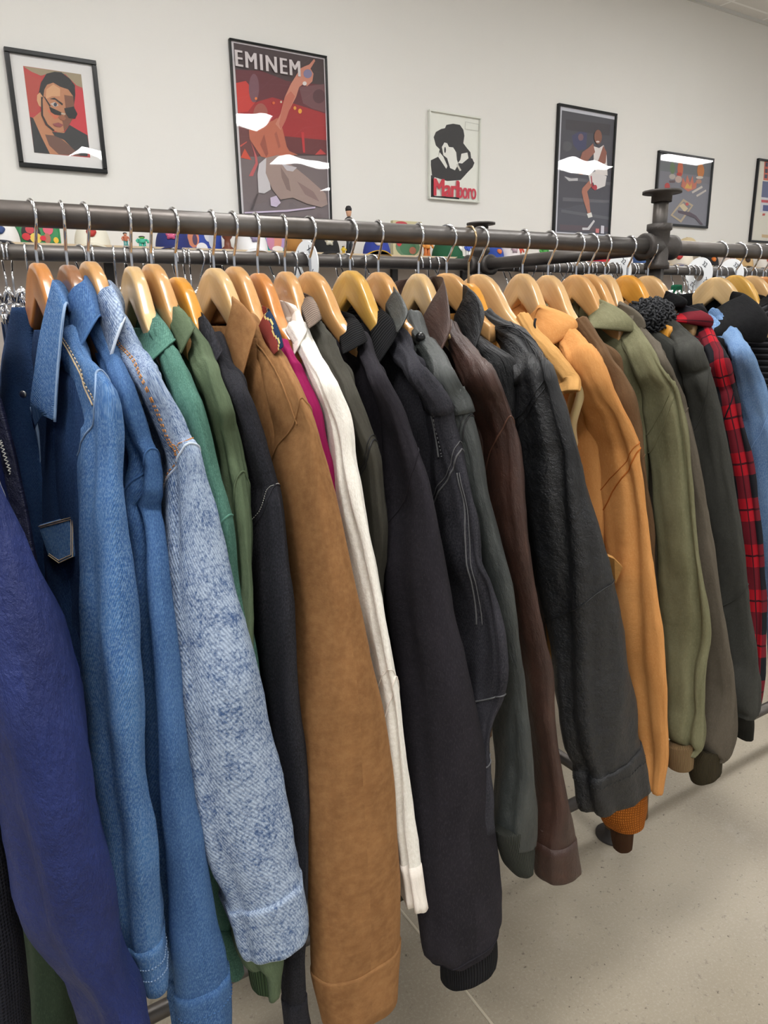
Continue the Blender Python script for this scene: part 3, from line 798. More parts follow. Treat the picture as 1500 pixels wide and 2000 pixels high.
# J2 plain denim shirt
jacket('denim_shirt', 'plain mid blue denim shirt jacket with long narrow sleeve, between trucker jacket and acid-washed jacket', 'jacket', 2, DN2,
  [(600,138,178),(640,158,200),(700,188,233),(780,220,260),(860,243,287),(905,256,305),(960,248,312),(1050,242,322),(1200,250,335),(1350,262,352),(1500,276,368),(1600,288,392),(1700,300,412),(1800,310,430),(1900,326,445),(1960,332,447),(2060,345,452)],
  905, 2060, cuff=dict(y=1905, off=.0022), collar=dict(peak=(162,547), corner=(191,618), tip=(150,695), rf=(122,600), Yp=1.02, Yc=.955, Yt=.94, dropf=.06, back=.012),
  seams=[(1935,.0009,.0026,40,0)], seammat=DN2, folds=((70,.22,.010),), bmin=.02)
# J3 acid wash
r, L, inv, ed = jacket('denim_jacket', 'pale acid-washed denim jacket with wide sleeve and frayed cuff', 'jacket', 3, ACID,
  [(620,205,238),(660,222,262),(700,240,290),(750,260,320),(800,280,346),(860,298,371),(895,305,388),(940,304,400),(1000,302,416),(1100,301,443),(1200,303,470),(1320,313,502),(1430,328,530),(1540,350,560),(1640,388,585),(1700,415,598),(1740,430,602),(1800,448,606),(1835,462,600)],
  905, 1835, cuff=dict(y=1738, off=.0035), collar=dict(peak=(216,556), corner=(242,623), tip=(213,708), rf=(182,592), Yp=1.02, Yc=.955, Yt=.94, dropf=.06, back=.012),
  seams=[(1748,.0013,.0016,0,1),(1830,.0022,.001,0,0)], seammat=fabric('frayed_denim_edge', (180, 192, 208), (206, 214, 224), 'fleece'), folds=((52,.16,.007),(100,.3,.008)), wr=.0032, yseam2=2)
stitch(L, inv, r, ST_O, [([(L.ixy(655), 62), (L.ixy(760), 52), (L.ixy(895), 44)], .0008, 1, 80), ([(L.ixy(655), 52), (L.ixy(760), 44), (L.ixy(895), 34)], .0008, 1, 80),
   ([(L.ixy(885)+3.5*sin(math.radians(a))-4.5*(cos(math.radians(a-15))-.45), a) for a in range(-70, 120, 20)], .0008, 1, 60)])
# J4 teal
jacket('denim_jacket', 'teal green denim jacket with stitched shoulder, between acid-washed and faded green jackets', 'jacket', 4, TEAL,
  [(650,290,330),(700,308,357),(760,332,382),(820,350,402),(900,368,420),(980,380,440),(1040,388,454),(1150,400,464),(1300,415,500),(1500,400,480),(1650,380,452),(1780,400,452),(1880,425,470)],
  1015, 1880, Yt=[(650,.99),(720,.93),(800,.885),(1015,.87),(1400,.88),(1880,.86)], cuff=dict(y=1790), collar=dict(peak=(304,616), corner=(340,664), tip=(288,710), rf=(270,662), Yp=1.02, Yc=.955, Yt=.94, dropf=.055, back=.012), seammat=TEAL)
# J5 faded olive
r, L, inv, ed = jacket('cotton_jacket', 'faded green cotton jacket with elastic gathered cuff, between teal and black denim jackets', 'jacket', 5, OLIV,
  [(630,345,374),(680,368,402),(740,392,432),(800,412,455),(880,430,473),(960,440,486),(1050,444,493),(1150,445,499),(1300,440,494),(1500,440,518),(1640,445,545),(1700,448,556),(1800,450,562),(1850,460,556),(1875,482,548),(1920,490,545)],
  955, 1920, cuff=dict(rows=[(1868,480,552),(1890,484,550),(1920,490,545)], mat=fabric('gathered_green', (70, 88, 62), (50, 64, 44), 'rib', k2=.5), a=.035), collar=dict(peak=(350,598), corner=(378,640), tip=(352,690), rf=(324,618), Yp=1.02, Yc=.955, Yt=.94, dropf=.05, back=.012), folds=((55,.25,.007),))
# J6 black denim
r, L, inv, ed = jacket('denim_jacket', 'faded black denim jacket with contrast stitching, left of the brown suede jacket', 'jacket', 6, BLKD,
  [(660,405,438),(720,425,462),(780,448,491),(840,465,513),(900,475,532),(950,480,546),(990,481,554),(1050,481,560),(1150,484,565),(1300,505,572),(1400,525,582),(1500,545,598),(1600,552,606),(1700,552,606),(1800,545,598),(1880,545,592),(1960,556,596),(2030,566,604)],
  978, 2030, cuff=dict(y=1950), collar=dict(peak=(397,614), corner=(432,684), tip=(403,735), rf=(376,645), Yp=1.02, Yc=.955, Yt=.94, dropf=.05, back=.012))
stitch(L, inv, r, ST_W, [([(L.ixy(966)+2.5*sin(math.radians(a))-4.5*(cos(math.radians(a-15))-.45), a) for a in range(-60, 120, 20)], .0004, 1, 90)])
# J7 suede
r, L, inv, ed = jacket('suede_jacket', 'brown suede jacket with large smooth collar and broad sleeve', 'jacket', 7, SUED,
  [(625,460,506),(650,470,520),(685,488,543),(720,502,566),(775,520,592),(830,529,614),(870,531,623),(930,535,641),(1000,544,657),(1080,556,673),(1160,566,692),(1240,572,712),(1320,572,732),(1400,572,749),(1500,577,763),(1600,586,771),(1700,597,778),(1780,604,782),(1850,608,783),(1880,612,783),(1965,630,775)],
  832, 1965, cuff=dict(y=1862, off=.0018), collar=dict(peak=(455,586), corner=(499,634), tip=(470,742), rf=(429,700), Yp=1.02, Yc=.955, Yt=.94, dropf=.10, th=.006, back=.016),
  seammat=SUED, wr=.0022, wf=9, yseam2=.8, thick=.03)
panel('front_panel', [(660,470,1.0,500,.97),(740,478,1.0,530,.94),(850,488,1.0,545,.92),(1000,510,.99,560,.90),(1200,540,.97,590,.88)], SUED, r, inv, 0)
stitch(L, inv, r, SUED, [([(L.ixy(650), 75), (L.ixy(720), 60), (L.ixy(820), 55)], .0012, 0, 50)])
# J8 magenta
r, L, inv, ed = jacket('fleece_jacket', 'magenta jacket with blue and red geometric patterned collar, behind the brown suede jacket', 'jacket', 8, MAGE,
  [(674,532,562),(700,545,575),(740,560,601),(790,582,623),(850,594,634),(920,604,649),(1000,615,665),(1100,625,680),(1200,630,692),(1400,650,728),(1600,670,748),(1780,690,765)],
  858, 1780, Yt=[(640,1.0),(700,.94),(790,.89),(858,.885),(1100,.90),(1780,.93)], collar=dict(peak=(527,604), corner=(553,674), tip=(534,692), rf=(503,640), Yp=.985, Yc=.92, Yt=.915, Yrf=.99, dropf=.04, back=.010, mat=AZTE, label='blue and red geometric patterned collar', edge=False), cuff=dict(y=1002, off=.0004, mat=fabric('blue_fleece', (46, 76, 116), (60, 92, 132), 'fleece')), seamring=False)
# J9 cream
r, L, inv, ed = jacket('cream_jacket', 'cream white cotton jacket with two soft sleeve folds', 'jacket', 9, CREM,
  [(640,560,595),(660,570,606),(700,588,629),(740,606,651),(790,628,671),(840,642,686),(900,650,694),(960,652,704),(1030,660,718),(1100,670,732),(1180,682,747),(1260,694,761),(1340,706,776),(1430,722,787),(1520,740,797),(1600,755,804),(1690,770,817),(1755,776,828)],
  1345, 1755, Yt=[(640,.98),(700,.925),(760,.885),(850,.875),(1300,.82),(1755,.77)], At=[(640,.026),(750,.042),(850,.07),(1300,.07),(1755,.055)],
  cuff=dict(y=1692, off=.001, mat=fabric('cream_cotton', (224, 216, 206), (238, 232, 224), 'canvas', (245, 242, 236))), collar=dict(peak=(577,596), corner=(597,643), tip=(573,692), rf=(565,620), Yp=1.02, Yc=.955, Yt=.94, dropf=.045, back=.010, mat=fabric('cream_cotton', 0, 0)),
  seammat=fabric('cream_cotton', 0, 0), folds=((48,.13,.012),), seams=[(1335,.0007,.001,0,0)])
# J10 charcoal with corduroy collar
jacket('charcoal_jacket', 'dark charcoal jacket with ribbed taupe corduroy collar', 'jacket', 10, CHAR,
  [(640,604,628),(680,618,650),(730,640,681),(780,660,702),(830,678,722),(885,694,742),(950,702,749),(1050,708,756),(1200,712,746),(1400,738,772),(1600,755,782),(1750,765,795)],
  880, 1750, Yt=[(640,.99),(700,.935),(780,.89),(880,.88),(1100,.90),(1750,.92)], collar=dict(peak=(612,581), corner=(628,622), tip=(602,642), rf=(584,592), Yp=1.02, Yc=.955, Yt=.94, dropf=.03, back=.010, mat=CORT, label='taupe corduroy collar', edge=False), seams=[(868,.0008,.0006,0,2.5)], seammat=ST_K)
# J11 black canvas
jacket('canvas_jacket', 'black canvas work jacket with black corduroy collar and ribbed knit cuff', 'jacket', 11, BLKC,
  [(660,690,722),(700,704,736),(745,722,762),(790,738,786),(840,744,804),(890,746,819),(930,746,831),(1000,746,846),(1100,750,866),(1200,762,886),(1300,776,906),(1400,786,926),(1500,794,945),(1600,800,957),(1700,806,975),(1770,808,989),(1800,812,991),(1835,830,982),(1850,850,972)],
  905, 1850, cuff=dict(rows=[(1838,858,968),(1850,857,972),(1875,860,972),(1897,862,968)], mat=RIBK, a=.05, label='ribbed black knit cuff'), collar=dict(peak=(690,614), corner=(717,664), tip=(668,692), rf=(659,642), Yp=1.02, Yc=.955, Yt=.94, dropf=.05, back=.012, th=.006, mat=CORB, label='black corduroy collar', edge=False),
  wf=10, yseam2=4, seams=[(1838,.0016,.0004,0,0)], folds=((75,.3,.006),))
# J12 washed black denim
r, L, inv, ed = jacket('denim_jacket', 'washed black denim jacket with corduroy collar and seamed, twisted sleeve', 'jacket', 12, BLKW,
  [(650,752,784),(690,772,806),(730,794,836),(780,818,871),(840,834,886),(905,842,905),(950,846,918),(1010,850,931),(1090,858,938),(1140,870,958),(1220,880,975),(1290,890,981),(1345,900,979),(1400,902,964),(1450,908,958),(1530,915,958),(1620,925,957)],
  905, 1620, collar=dict(peak=(744,602), corner=(777,647), tip=(735,715), rf=(719,632), Yp=1.02, Yc=.955, Yt=.94, dropf=.06, back=.012, th=.006, mat=CORB, label='black corduroy collar', edge=False), wr=.005,
  seams=[(1345,.0014,.0004,0,1),(893,.0008,.0008,0,2.5),(1480,.0012,.0004,0,1)], folds=((40,.15,.005),), seammat=ST_G)
stitch(L, inv, r, ST_G, [([(L.ixy(670), 75), (L.ixy(760), 80), (L.ixy(880), 85)], .0016, 0, 60), ([(L.ixy(670), 60), (L.ixy(760), 66), (L.ixy(880), 72)], .0009, 1, 60), ([(L.ixy(915), 35), (L.ixy(1050), 50), (L.ixy(1200), 75)], .0014, 0, 60), ([(L.ixy(915), 25), (L.ixy(1050), 40), (L.ixy(1200), 65)], .0009, 0, 60)])
o = L.obj('shoulder_flap', BLKW, r, L.ixy(655), L.ixy(800), .0035); put(o, inv)
# J13 grey leather
r, L, inv, ed = jacket('leather_jacket', 'dark grey leather jacket with buttoned shoulder strap and knit cuff', 'jacket', 13, GLEA,
  [(620,790,818),(650,800,828),(690,825,856),(740,850,884),(780,866,908),(830,874,922),(900,880,940),(980,890,955),(1060,905,975),(1150,922,996),(1250,940,1012),(1350,955,1027),(1450,964,1037),(1550,968,1044),(1612,970,1046),(1640,975,1044)],
  838, 1640, cuff=dict(rows=[(1608,966,1046),(1630,968,1046),(1670,978,1045),(1694,988,1040)], mat=RIBG, a=.045, label='grey knit cuff'), collar=dict(peak=(772,566), corner=(796,608), tip=(775,650), rf=(752,594), Yp=1.02, Yc=.955, Yt=.94, dropf=.06, back=.014, th=.006), wr=.0028, seams=[(826,.0009,.0008,0,2)], seammat=ST_K)
o = L.obj('shoulder_strap', GLEA, r, L.ixy(668), L.ixy(808), .005)
for v in o.data.vertices: v.co = v.co
put(o, inv)
m = MB(); p = L.pt(L.ixy(672), 60, .008); m.lathe([(.0075, 0), (.0078, -.002), (.006, -.004), (.001, -.0045)], (0, 0, 0), 20, ax='Y')
o = m.obj('strap_button', plain((22, 22, 22), .2), r, True); o.data.transform(Matrix.Translation(p-r.location) @ Matrix.Rotation(math.radians(-35), 4, 'Z')); o['label'] = 'black snap button'
# J14 brown leather
jacket('leather_jacket', 'dark brown leather jacket with tall collar', 'jacket', 14, BLEA,
  [(640,866,896),(665,874,908),(700,884,938),(740,898,974),(780,916,990),(838,934,1009),(900,942,1017),(980,950,1022),(1060,962,1032),(1140,980,1046),(1220,996,1061),(1300,1010,1076),(1380,1022,1082),(1450,1030,1091),(1550,1036,1106),(1640,1038,1118),(1697,1046,1126)],
  840, 1697, cuff=dict(y=1642, off=.0016), collar=dict(peak=(866,546), corner=(880,632), tip=(855,694), rf=(808,650), Yp=1.02, Yc=.955, Yt=.94, dropf=.06, back=.012, th=.005, roll=.8), seammat=fabric('worn_leather_edge', (84, 56, 44), (104, 72, 58), 'leather', (120, 86, 70)), wr=.0026, yseam2=.5)
# J15 black leather
r, L, inv, ed = jacket('leather_jacket', 'black leather jacket with creased collar, quilted shoulder and wide sleeve', 'jacket', 15, KLEA,
  [(610,932,968),(630,945,992),(660,965,1030),(690,985,1055),(722,998,1078),(770,1006,1090),(830,1010,1108),(900,1014,1131),(980,1026,1155),(1060,1042,1178),(1140,1056,1194),(1240,1076,1215),(1350,1092,1235),(1430,1104,1249),(1475,1122,1257),(1500,1126,1261),(1553,1134,1274)],
  724, 1553, cuff=dict(y=1480, off=.002), collar=dict(peak=(914,562), corner=(944,610), tip=(922,692), rf=(886,618), Yp=1.02, Yc=.955, Yt=.94, dropf=.05, back=.014, th=.005, roll=.9), folds=((72,.22,.014),(20,.2,.005)), wr=.0045, wf=12, seams=[(1145,.0010,.0006,0,1),(735,.0010,.0006,0,3),(1490,.0007,.0026,60,0)], seammat=KLEA, yseam2=4)
stitch(L, inv, r, ST_K, [([(L.ixy(640), a), (L.ixy(665), b), (L.ixy(712), c)], .0006, 0, 40) for a, b, c in ((70, 40, 55), (20, 60, 15), (60, 20, -20), (-10, 30, 75))], 'quilting')
# J16 tan vest
r, L, inv, ed = jacket('cotton_vest', 'golden tan vest with yellowed fleece-trimmed armhole', 'vest', 17, TANV,
  [(620,1000,1035),(650,1018,1056),(680,1040,1084),(710,1062,1111),(735,1080,1129),(748,1088,1137),(765,1092,1136)],
  735, 765, Yt=[(620,1.01),(690,.94),(765,.88)], At=[(620,.026),(690,.045),(765,.06)], seamring=False, cuff=None)
m = MB(); q = [atY(x, y, Y) for x, y, Y in ((1137,746,.895),(1133,775,.90),(1124,805,.91),(1118,835,.93),(1122,870,.95),(1126,900,.97))]
m.tube(crom([tuple(v) for v in q], 40), .0075, 12)
q = [atY(x, y, Y) for x, y, Y in ((1137,746,.895),(1122,765,.93),(1113,800,.95),(1110,840,.96),(1116,880,.98))]
m.tube(crom([tuple(v) for v in q], 40), .007, 12)
FP = [atY(x, y, Y) for x, y, Y in ((1137,746,.90),(1133,775,.905),(1126,810,.915),(1123,870,.95),(1110,850,.965),(1112,800,.955),(1122,765,.935))]; k_ = len(m.v)
m.add(FP+[p+Vector((.012, .012, 0)) for p in FP], [tuple(range(7)), tuple(range(7, 14))[::-1]]+[(i, i+7, (i+1) % 7+7, (i+1) % 7) for i in range(7)])
put(m.obj('armhole_trim', SHRP, r, True), inv)['label'] = 'yellowed fleece armhole trim'
V = [atY(x, y, Y) for x, y, Y in ((1178,1082,.84),(1200,1092,.82),(1216,1108,.82),(1202,1140,.84),(1184,1130,.86))]
vs = V+[v+Vector((.01, .012, 0)) for v in V]
put(mesh_obj('pocket', vs, [tuple(range(5)), tuple(range(5, 10))[::-1]]+[(i, i+5, (i+1) % 5+5, (i+1) % 5) for i in range(5)], TANV, r, False, [(v.y, v.z) for v in vs]), inv)
# J17 duck jacket
r, L, inv, ed = jacket('duck_jacket', 'orange tan duck canvas hooded jacket with drawcord', 'jacket', 18, DUCK,
  [(640,1070,1118),(670,1084,1140),(700,1098,1166),(745,1118,1192),(800,1136,1216),(860,1150,1241),(900,1158,1249),(950,1166,1259),(1050,1180,1271),(1150,1190,1281),(1250,1204,1291),(1350,1222,1299),(1450,1236,1304),(1500,1246,1300),(1542,1254,1294)],
  900, 1542, collar=dict(peak=(1056,598), corner=(1122,640), tip=(1050,690), Yp=1.02, Yc=.965, Yt=.99, dropf=.05, back=.03, th=.008, roll=1.3, name='hood', edge=False), folds=((70,.2,.008),), wr=.003, yseam2=3.5, seams=[(888,.0008,.0004,0,3.5)], seammat=fabric('rust_seam', (160, 92, 38), (176, 108, 50), 'canvas'))
LC = Loft([(1550,1176,1262),(1580,1172,1262),(1606,1180,1256)], [(1550,.86),(1606,.85)], [(0,.04),(3000,.04)], ns=14, wr=.001)
o = put(LC.obj('cuff', WAFL, r), inv); o['label'] = 'orange waffle knit cuff'
m = MB(); q = [atY(x, y, .975) for x, y in ((1046,622),(1044,632),(1045,645))]; m.tube(crom([tuple(v) for v in q], 12), .0022, 8)
put(m.obj('drawcord', ST_K, r, True), inv)['label'] = 'black hood drawcord'
# J18 brown
r, L, inv, ed = jacket('duck_jacket', 'faded brown work jacket squeezed between the orange tan and olive jackets', 'jacket', 19, BRWN,
  [(630,1112,1150),(660,1128,1172),(700,1148,1198),(740,1166,1222),(790,1182,1240),(850,1192,1252),(905,1198,1260),(960,1204,1267),(1100,1212,1278),(1300,1222,1290),(1450,1200,1280),(1560,1184,1266),(1600,1184,1266)],
  905, 1600, cuff=dict(rows=[(1588,1190,1256),(1610,1192,1240),(1654,1198,1234)], mat=RIBB, a=.03, Y=[(1588,.86),(1654,.86)], label='brown knit cuff'), Yt=[(630,1.0),(700,.93),(780,.89),(905,.88),(1300,.90),(1600,.88)],
  collar=dict(peak=(1115,616), corner=(1160,668), tip=(1130,700), Yp=1.03, Yc=.98, Yt=1.0, dropf=.04, back=.02, th=.006, name='collar', edge=False))
# J19 olive
r, L, inv, ed = jacket('duck_jacket', 'olive green hooded work jacket with deep sleeve fold', 'jacket', 20, OLHD,
  [(630,1185,1238),(655,1200,1254),(690,1218,1278),(730,1234,1303),(760,1246,1322),(800,1252,1333),(870,1264,1343),(960,1276,1352),(1050,1282,1362),(1130,1286,1374),(1200,1290,1383),(1245,1294,1384),(1300,1298,1374),(1360,1300,1372),(1420,1302,1377),(1450,1304,1374),(1468,1306,1360)],
  772, 1468, cuff=dict(rows=[(1452,1304,1356),(1470,1303,1356),(1495,1304,1353)], mat=RIBT, a=.035, label='tan knit cuff'), collar=dict(peak=(1180,588), corner=(1232,648), tip=(1150,640), Yp=1.02, Yc=.96, Yt=1.0, dropf=.03, back=.03, th=.008, roll=1.2, name='hood', edge=False),
  folds=((42,.16,.014),), wr=.0028, yseam2=4, seams=[(760,.0008,.0006,0,4)])
# J20
jacket('duck_jacket', 'grey-brown work jacket between the olive and charcoal jackets', 'jacket', 22, GRBR,
  [(640,1222,1262),(670,1240,1282),(710,1258,1308),(750,1274,1326),(800,1288,1340),(860,1298,1354),(930,1308,1368),(1010,1318,1384),(1100,1328,1398),(1200,1338,1413),(1300,1348,1426),(1380,1352,1435),(1430,1354,1438),(1465,1358,1430),(1480,1362,1420)],
  826, 1480, cuff=dict(rows=[(1466,1352,1412),(1485,1344,1413),(1515,1350,1410)], mat=RIBO, a=.035, label='dark olive knit cuff'), collar=dict(peak=(1213,592), corner=(1256,640), tip=(1222,650), Yp=1.02, Yc=.97, Yt=1.0, dropf=.03, back=.02, th=.007, roll=1., name='hood', edge=False))
# J21
r, L, inv, ed = jacket('duck_jacket', 'charcoal hooded jacket with curly dark fleece lining', 'jacket', 23, CHHD,
  [(640,1290,1336),(665,1306,1358),(695,1322,1374),(725,1332,1386),(780,1342,1405),(860,1354,1420),(950,1366,1434),(1050,1378,1450),(1140,1388,1461),(1250,1398,1472),(1330,1402,1480),(1375,1408,1478),(1395,1414,1470)],
  745, 1395, cuff=dict(rows=[(1384,1430,1470),(1410,1436,1472),(1440,1440,1470)], mat=RIBC, a=.03, label='charcoal knit cuff'), collar=dict(peak=(1330,632), corner=(1364,690), tip=(1268,640), Yp=1.02, Yc=.96, Yt=1.02, dropf=.02, back=.03, th=.008, roll=1.2, name='hood', edge=False), seams=[(1142,.0012,.0004,0,1),(1136,.0008,.0004,0,1)], yseam2=4)
def curly(name, c, rad, mat, root, inv, n=420, rr=.0048):
    m = MB(); random.seed(5)
    for i in range(n):
        z = 1-2*(i+.5)/n; ph = i*2.39996; s_ = math.sqrt(1-z*z)
        q = Vector((rad[0]*s_*cos(ph), rad[1]*s_*sin(ph), rad[2]*z))*(1+random.uniform(-.06, .06))
        a = Vector((random.uniform(-1, 1), random.uniform(-1, 1), random.uniform(-1, 1))).normalized()*rr
        b = a.orthogonal().normalized()*rr
        m.tube([c+q+a*cos(t)+b*sin(t)+a.cross(b).normalized()*rr*t*.15 for t in (0, 1.2, 2.4, 3.6, 4.8)], rr*.42, 5)
    vs = [(c.x+rad[0]*.95*sin(a)*cos(b), c.y+rad[1]*.95*sin(a)*sin(b), c.z+rad[2]*.95*cos(a)) for a in [pi*(i+.01)/12 for i in range(12)] for b in [2*pi*k/20 for k in range(20)]]
    m.add(vs, [(i*20+k, (i+1)*20+k, (i+1)*20+(k+1) % 20, i*20+(k+1) % 20) for i in range(11) for k in range(20)])
    return put(m.obj(name, mat, root, True), inv)
curly('hood_lining', atY(1268, 618, 1.03)+Vector((0, 0, -.002)), (.040, .052, .036), plain((46, 47, 50), .9, name='curly_dark_fleece'), r, inv)['label'] = 'curly dark fleece hood lining'
# J22 plaid
jacket('plaid_jacket', 'red and black plaid hooded shirt jacket', 'jacket', 24, PLAD,
  [(640,1348,1388),(670,1366,1408),(710,1382,1426),(760,1392,1440),(820,1400,1452),(900,1412,1468),(1000,1426,1482),(1100,1436,1492),(1200,1442,1497),(1300,1444,1494),(1350,1444,1488),(1395,1452,1480)],
  780, 1395, collar=dict(peak=(1330,594), corner=(1382,640), tip=(1300,625), Yp=1.01, Yc=.96, Yt=1.0, dropf=.03, back=.03, th=.008, roll=1.6, name='hood', edge=False), folds=((50,.2,.006),), seammat=PLAD)
# J23 light denim
HX[31] = HX[24]+Vector((.05, 0, 0)); HX[32] = HX[25]+Vector((.0, 0, 0))
jacket('denim_jacket', 'light blue denim jacket behind the plaid jacket by the rack upright', 'jacket', 31, LDEN,
  [(620,1380,1420),(650,1402,1446),(690,1426,1470),(740,1442,1490),(800,1452,1506),(880,1462,1520),(1000,1476,1535),(1200,1496,1556),(1400,1510,1570)],
  810, 1400, collar=dict(peak=(1372,604), corner=(1408,640), tip=(1370,650), Yp=1.03, Yc=.98, Yt=1.0, dropf=.03, back=.02, th=.005), yseam2=4)
# J24 black striped hoodie
r, L, inv, ed = jacket('knit_hoodie', 'black hooded top with fine grey stripes on the pale hanger right of the upright', 'hoodie', 32, BKNT,
  [(600,1450,1510),(650,1470,1540),(720,1485,1570),(800,1500,1590),(1000,1520,1620),(1300,1550,1640)],
  800, 1300, Yt=[(600,1.01),(700,.95),(800,.90),(1300,.84)], thick=.04, seamring=False, collar=dict(peak=(1452,574), corner=(1488,668), tip=(1390,662), rf=(1385,610), Yp=1.0, Yc=.93, Yt=.98, dropf=.06, back=.035, th=.012, roll=2.4, name='hood', mat=BFLC, edge=False))
HX[33] = atY(1318, 560, RY)
jacket('fleece_hoodie', 'plain black fleece hoodie hanging at the rack upright', 'hoodie', 24, BFLC,
  [(600,1330,1372),(660,1352,1400),(740,1370,1424),(900,1384,1440),(1200,1400,1460)], 760, 1200, Yt=[(600,1.04),(700,.98),(1200,.93)], seamring=False, thick=.03,
  collar=dict(peak=(1308,572), corner=(1330,600), tip=(1290,600), Yp=1.03, Yc=1.0, Yt=1.04, dropf=.02, back=.03, th=.010, roll=1.2, name='hood', edge=False))
for k, (hk, lb, mt, nm) in enumerate([(26, 'black fleece hoodie second right of the rack upright', BFLC, 'fleece_hoodie'), (27, 'charcoal knit top third right of the rack upright', CHHD, 'knit_sweater'), (28, 'black top at the right edge of the photo', BKNT, 'knit_sweater')]):
    dx = 30+30*k
    jacket(nm, lb, 'hoodie', hk, mt, [(590,1460+dx,1500+dx),(650,1485+dx,1540+dx),(760,1505+dx,1580+dx),(1000,1530+dx,1620+dx),(1300,1560+dx,1640+dx)], 760, 1300, seamring=False, thick=.03,
      collar=dict(peak=(1466+dx*.9,578), corner=(1485+dx,610), tip=(1440+dx*.9,610), Yp=1.02, Yc=.98, Yt=1.03, dropf=.03, back=.02, th=.008, roll=1.2, name='hood', edge=False))
# J0 navy windbreaker at the left edge
r, L, inv, ed = jacket('nylon_windbreaker', 'navy blue nylon windbreaker with white piping at the left edge', 'jacket', 0, NAVY,
  [(640,-95,-50),(700,-110,-30),(760,-135,-20),(820,-160,-14),(880,-170,-12),(960,-150,14),(1060,-125,55),(1200,-92,112),(1350,-60,150),(1480,-32,172),(1600,-4,196),(1700,16,226),(1760,34,243),(1820,70,258),(1870,112,268),(1930,145,286),(2040,170,308)],
  962, 2040, Yt=[(640,1.0),(720,.94),(820,.88),(962,.84),(1400,.76),(2040,.70)], wr=.0045, wf=10, folds=((60,.5,.01),), seammat=ST_W, yseam2=3, near=.19, At=[(640,.02),(760,.045),(962,.07),(1400,.085),(2040,.06)])
m = MB(); q = [atY(x, y, 1.0) for x, y in ((0,860),(14,905),(30,950),(48,1005))]; q = crom([tuple(v) for v in q], 40)
for i in range(39): m.tube([Vector(q[i])+Vector((.002*(-1)**i, 0, 0)), Vector(q[i+1])+Vector((-.002*(-1)**i, 0, 0))], .0006, 5)
put(m.obj('zigzag_stitching', ST_W, r, True), inv)
panel('front_panel', [(780,-60,1.10,-6,1.02),(900,-60,1.08,26,1.0),(1000,-50,1.06,48,.985),(1100,-30,1.05,66,.97),(1300,20,1.04,110,.95),(1500,60,1.02,165,.92)], fabric('dark_navy_lining', (20, 24, 52), (30, 34, 66), 'nylon'), r, inv, 0)
# dark mesh jacket and green trousers low at the left edge
MESH = fabric('dark_mesh', (26, 27, 34), (44, 45, 54), 'waffle')
jacket('mesh_jacket', 'dark textured mesh jacket sleeve low at the left edge, left of the green trousers', 'jacket', 34, MESH,
  [(640,-240,-190),(720,-262,-185),(800,-280,-180),(1000,-250,-160),(1300,-180,-60),(1600,-110,10),(1800,-80,40),(2050,-50,66)], 1000, 2050, Yt=[(640,1.0),(800,.92),(1000,.88),(2050,.80)], seamring=False)
g = thing('green_trousers', 'dark green trousers hanging low behind the navy windbreaker sleeve', 'trousers', (.02, .95, .5))
Lg = Loft([(1500,-40,110),(1650,0,120),(1830,45,142),(1950,52,150),(2100,60,156)], [(1500,1.02),(2100,.98)], [(0,.05),(3000,.05)], ns=30, wr=.003)
put(Lg.obj('trouser_leg', fabric('dark_green_cotton', (44, 56, 44), (60, 74, 58), 'canvas'), g), Matrix.Translation(-g.location))
Lg = Loft([(1500,60,150),(1650,80,170),(1830,100,190),(2100,110,200)], [(1500,1.14),(2100,1.1)], [(0,.05),(3000,.05)], ns=30, wr=.003)
put(Lg.obj('trouser_leg', fabric('dark_green_cotton', 0, 0), g), Matrix.Translation(-g.location))

# ================================================================== REAR RAIL: clip hangers and jeans
def clip_proto():
    t = thing('clip_hanger', 'chrome trouser hanger with two spring clips hanging from the rear rail', 'clip hanger', (0, RY2, RZ), 0, 'chrome clip hangers on the rear rail')
    zc = RR+.0021-.0212; pts = []
    for i in range(13):
        a = math.radians(196-i*(196+48)/12); pts.append((0, .0212*cos(a)*(1.06 if a > pi else 1), zc+.0212*sin(a)-(.006 if a > 1.04*pi else 0)))
    pts += [(0, .008, -.032), (0, 0, -.045), (0, 0, -.10)]
    MB().tube(crom(pts, 40), .0021, 8).obj('hook', CHROME, t, True)
    MB().tube([(0, -.15, -.105), (0, -.05, -.098), (0, 0, -.092), (0, .05, -.098), (0, .15, -.105)], .0024, 8).obj('bar', CHROME, t, True)
    for y in (-.11, .11):
        m = MB()
        for sg in (1, -1):
            m.tube([(sg*.002, y, -.100), (sg*.007, y, -.082), (sg*.013, y, -.070)], [.0045, .005, .0035], 8)
            m.tube([(sg*.002, y, -.100), (sg*.006, y, -.118), (sg*.003, y, -.135)], [.0045, .005, .004], 8)
            m.box((sg*.002-.001, y-.016, -.138), (sg*.002+.001, y+.016, -.120))
        m.obj('clip', CHROME, t, True)
    return t
def copy_tree(o, loc, rz=0):
    c = o.copy(); COL.objects.link(c); c.location = loc; c.rotation_euler = (0, 0, rz)
    for ch in o.children:
        d = ch.copy(); COL.objects.link(d); d.parent = c
    return c
cp = clip_proto()
hooks = [4, 18, 50, 75, 155, 180, 222, 243, 250, 282, 300, 340, 358, 369, 388, 410, 437, 534, 572, 590, 660, 676, 712, 726, 818, 838, 852, 860, 992, 1003, 1035, 1065, 1075, 1084, 1098, 1106, 1120, 1128, 1140, 1150, 1160, 1172, 1180, 1196, 1204, 1215, 1234, 1240, 1250, 1276, 1284, 1318, 1340, 1348, 1358, 1400, 1412, 1430, 1450, 1470, 1490]
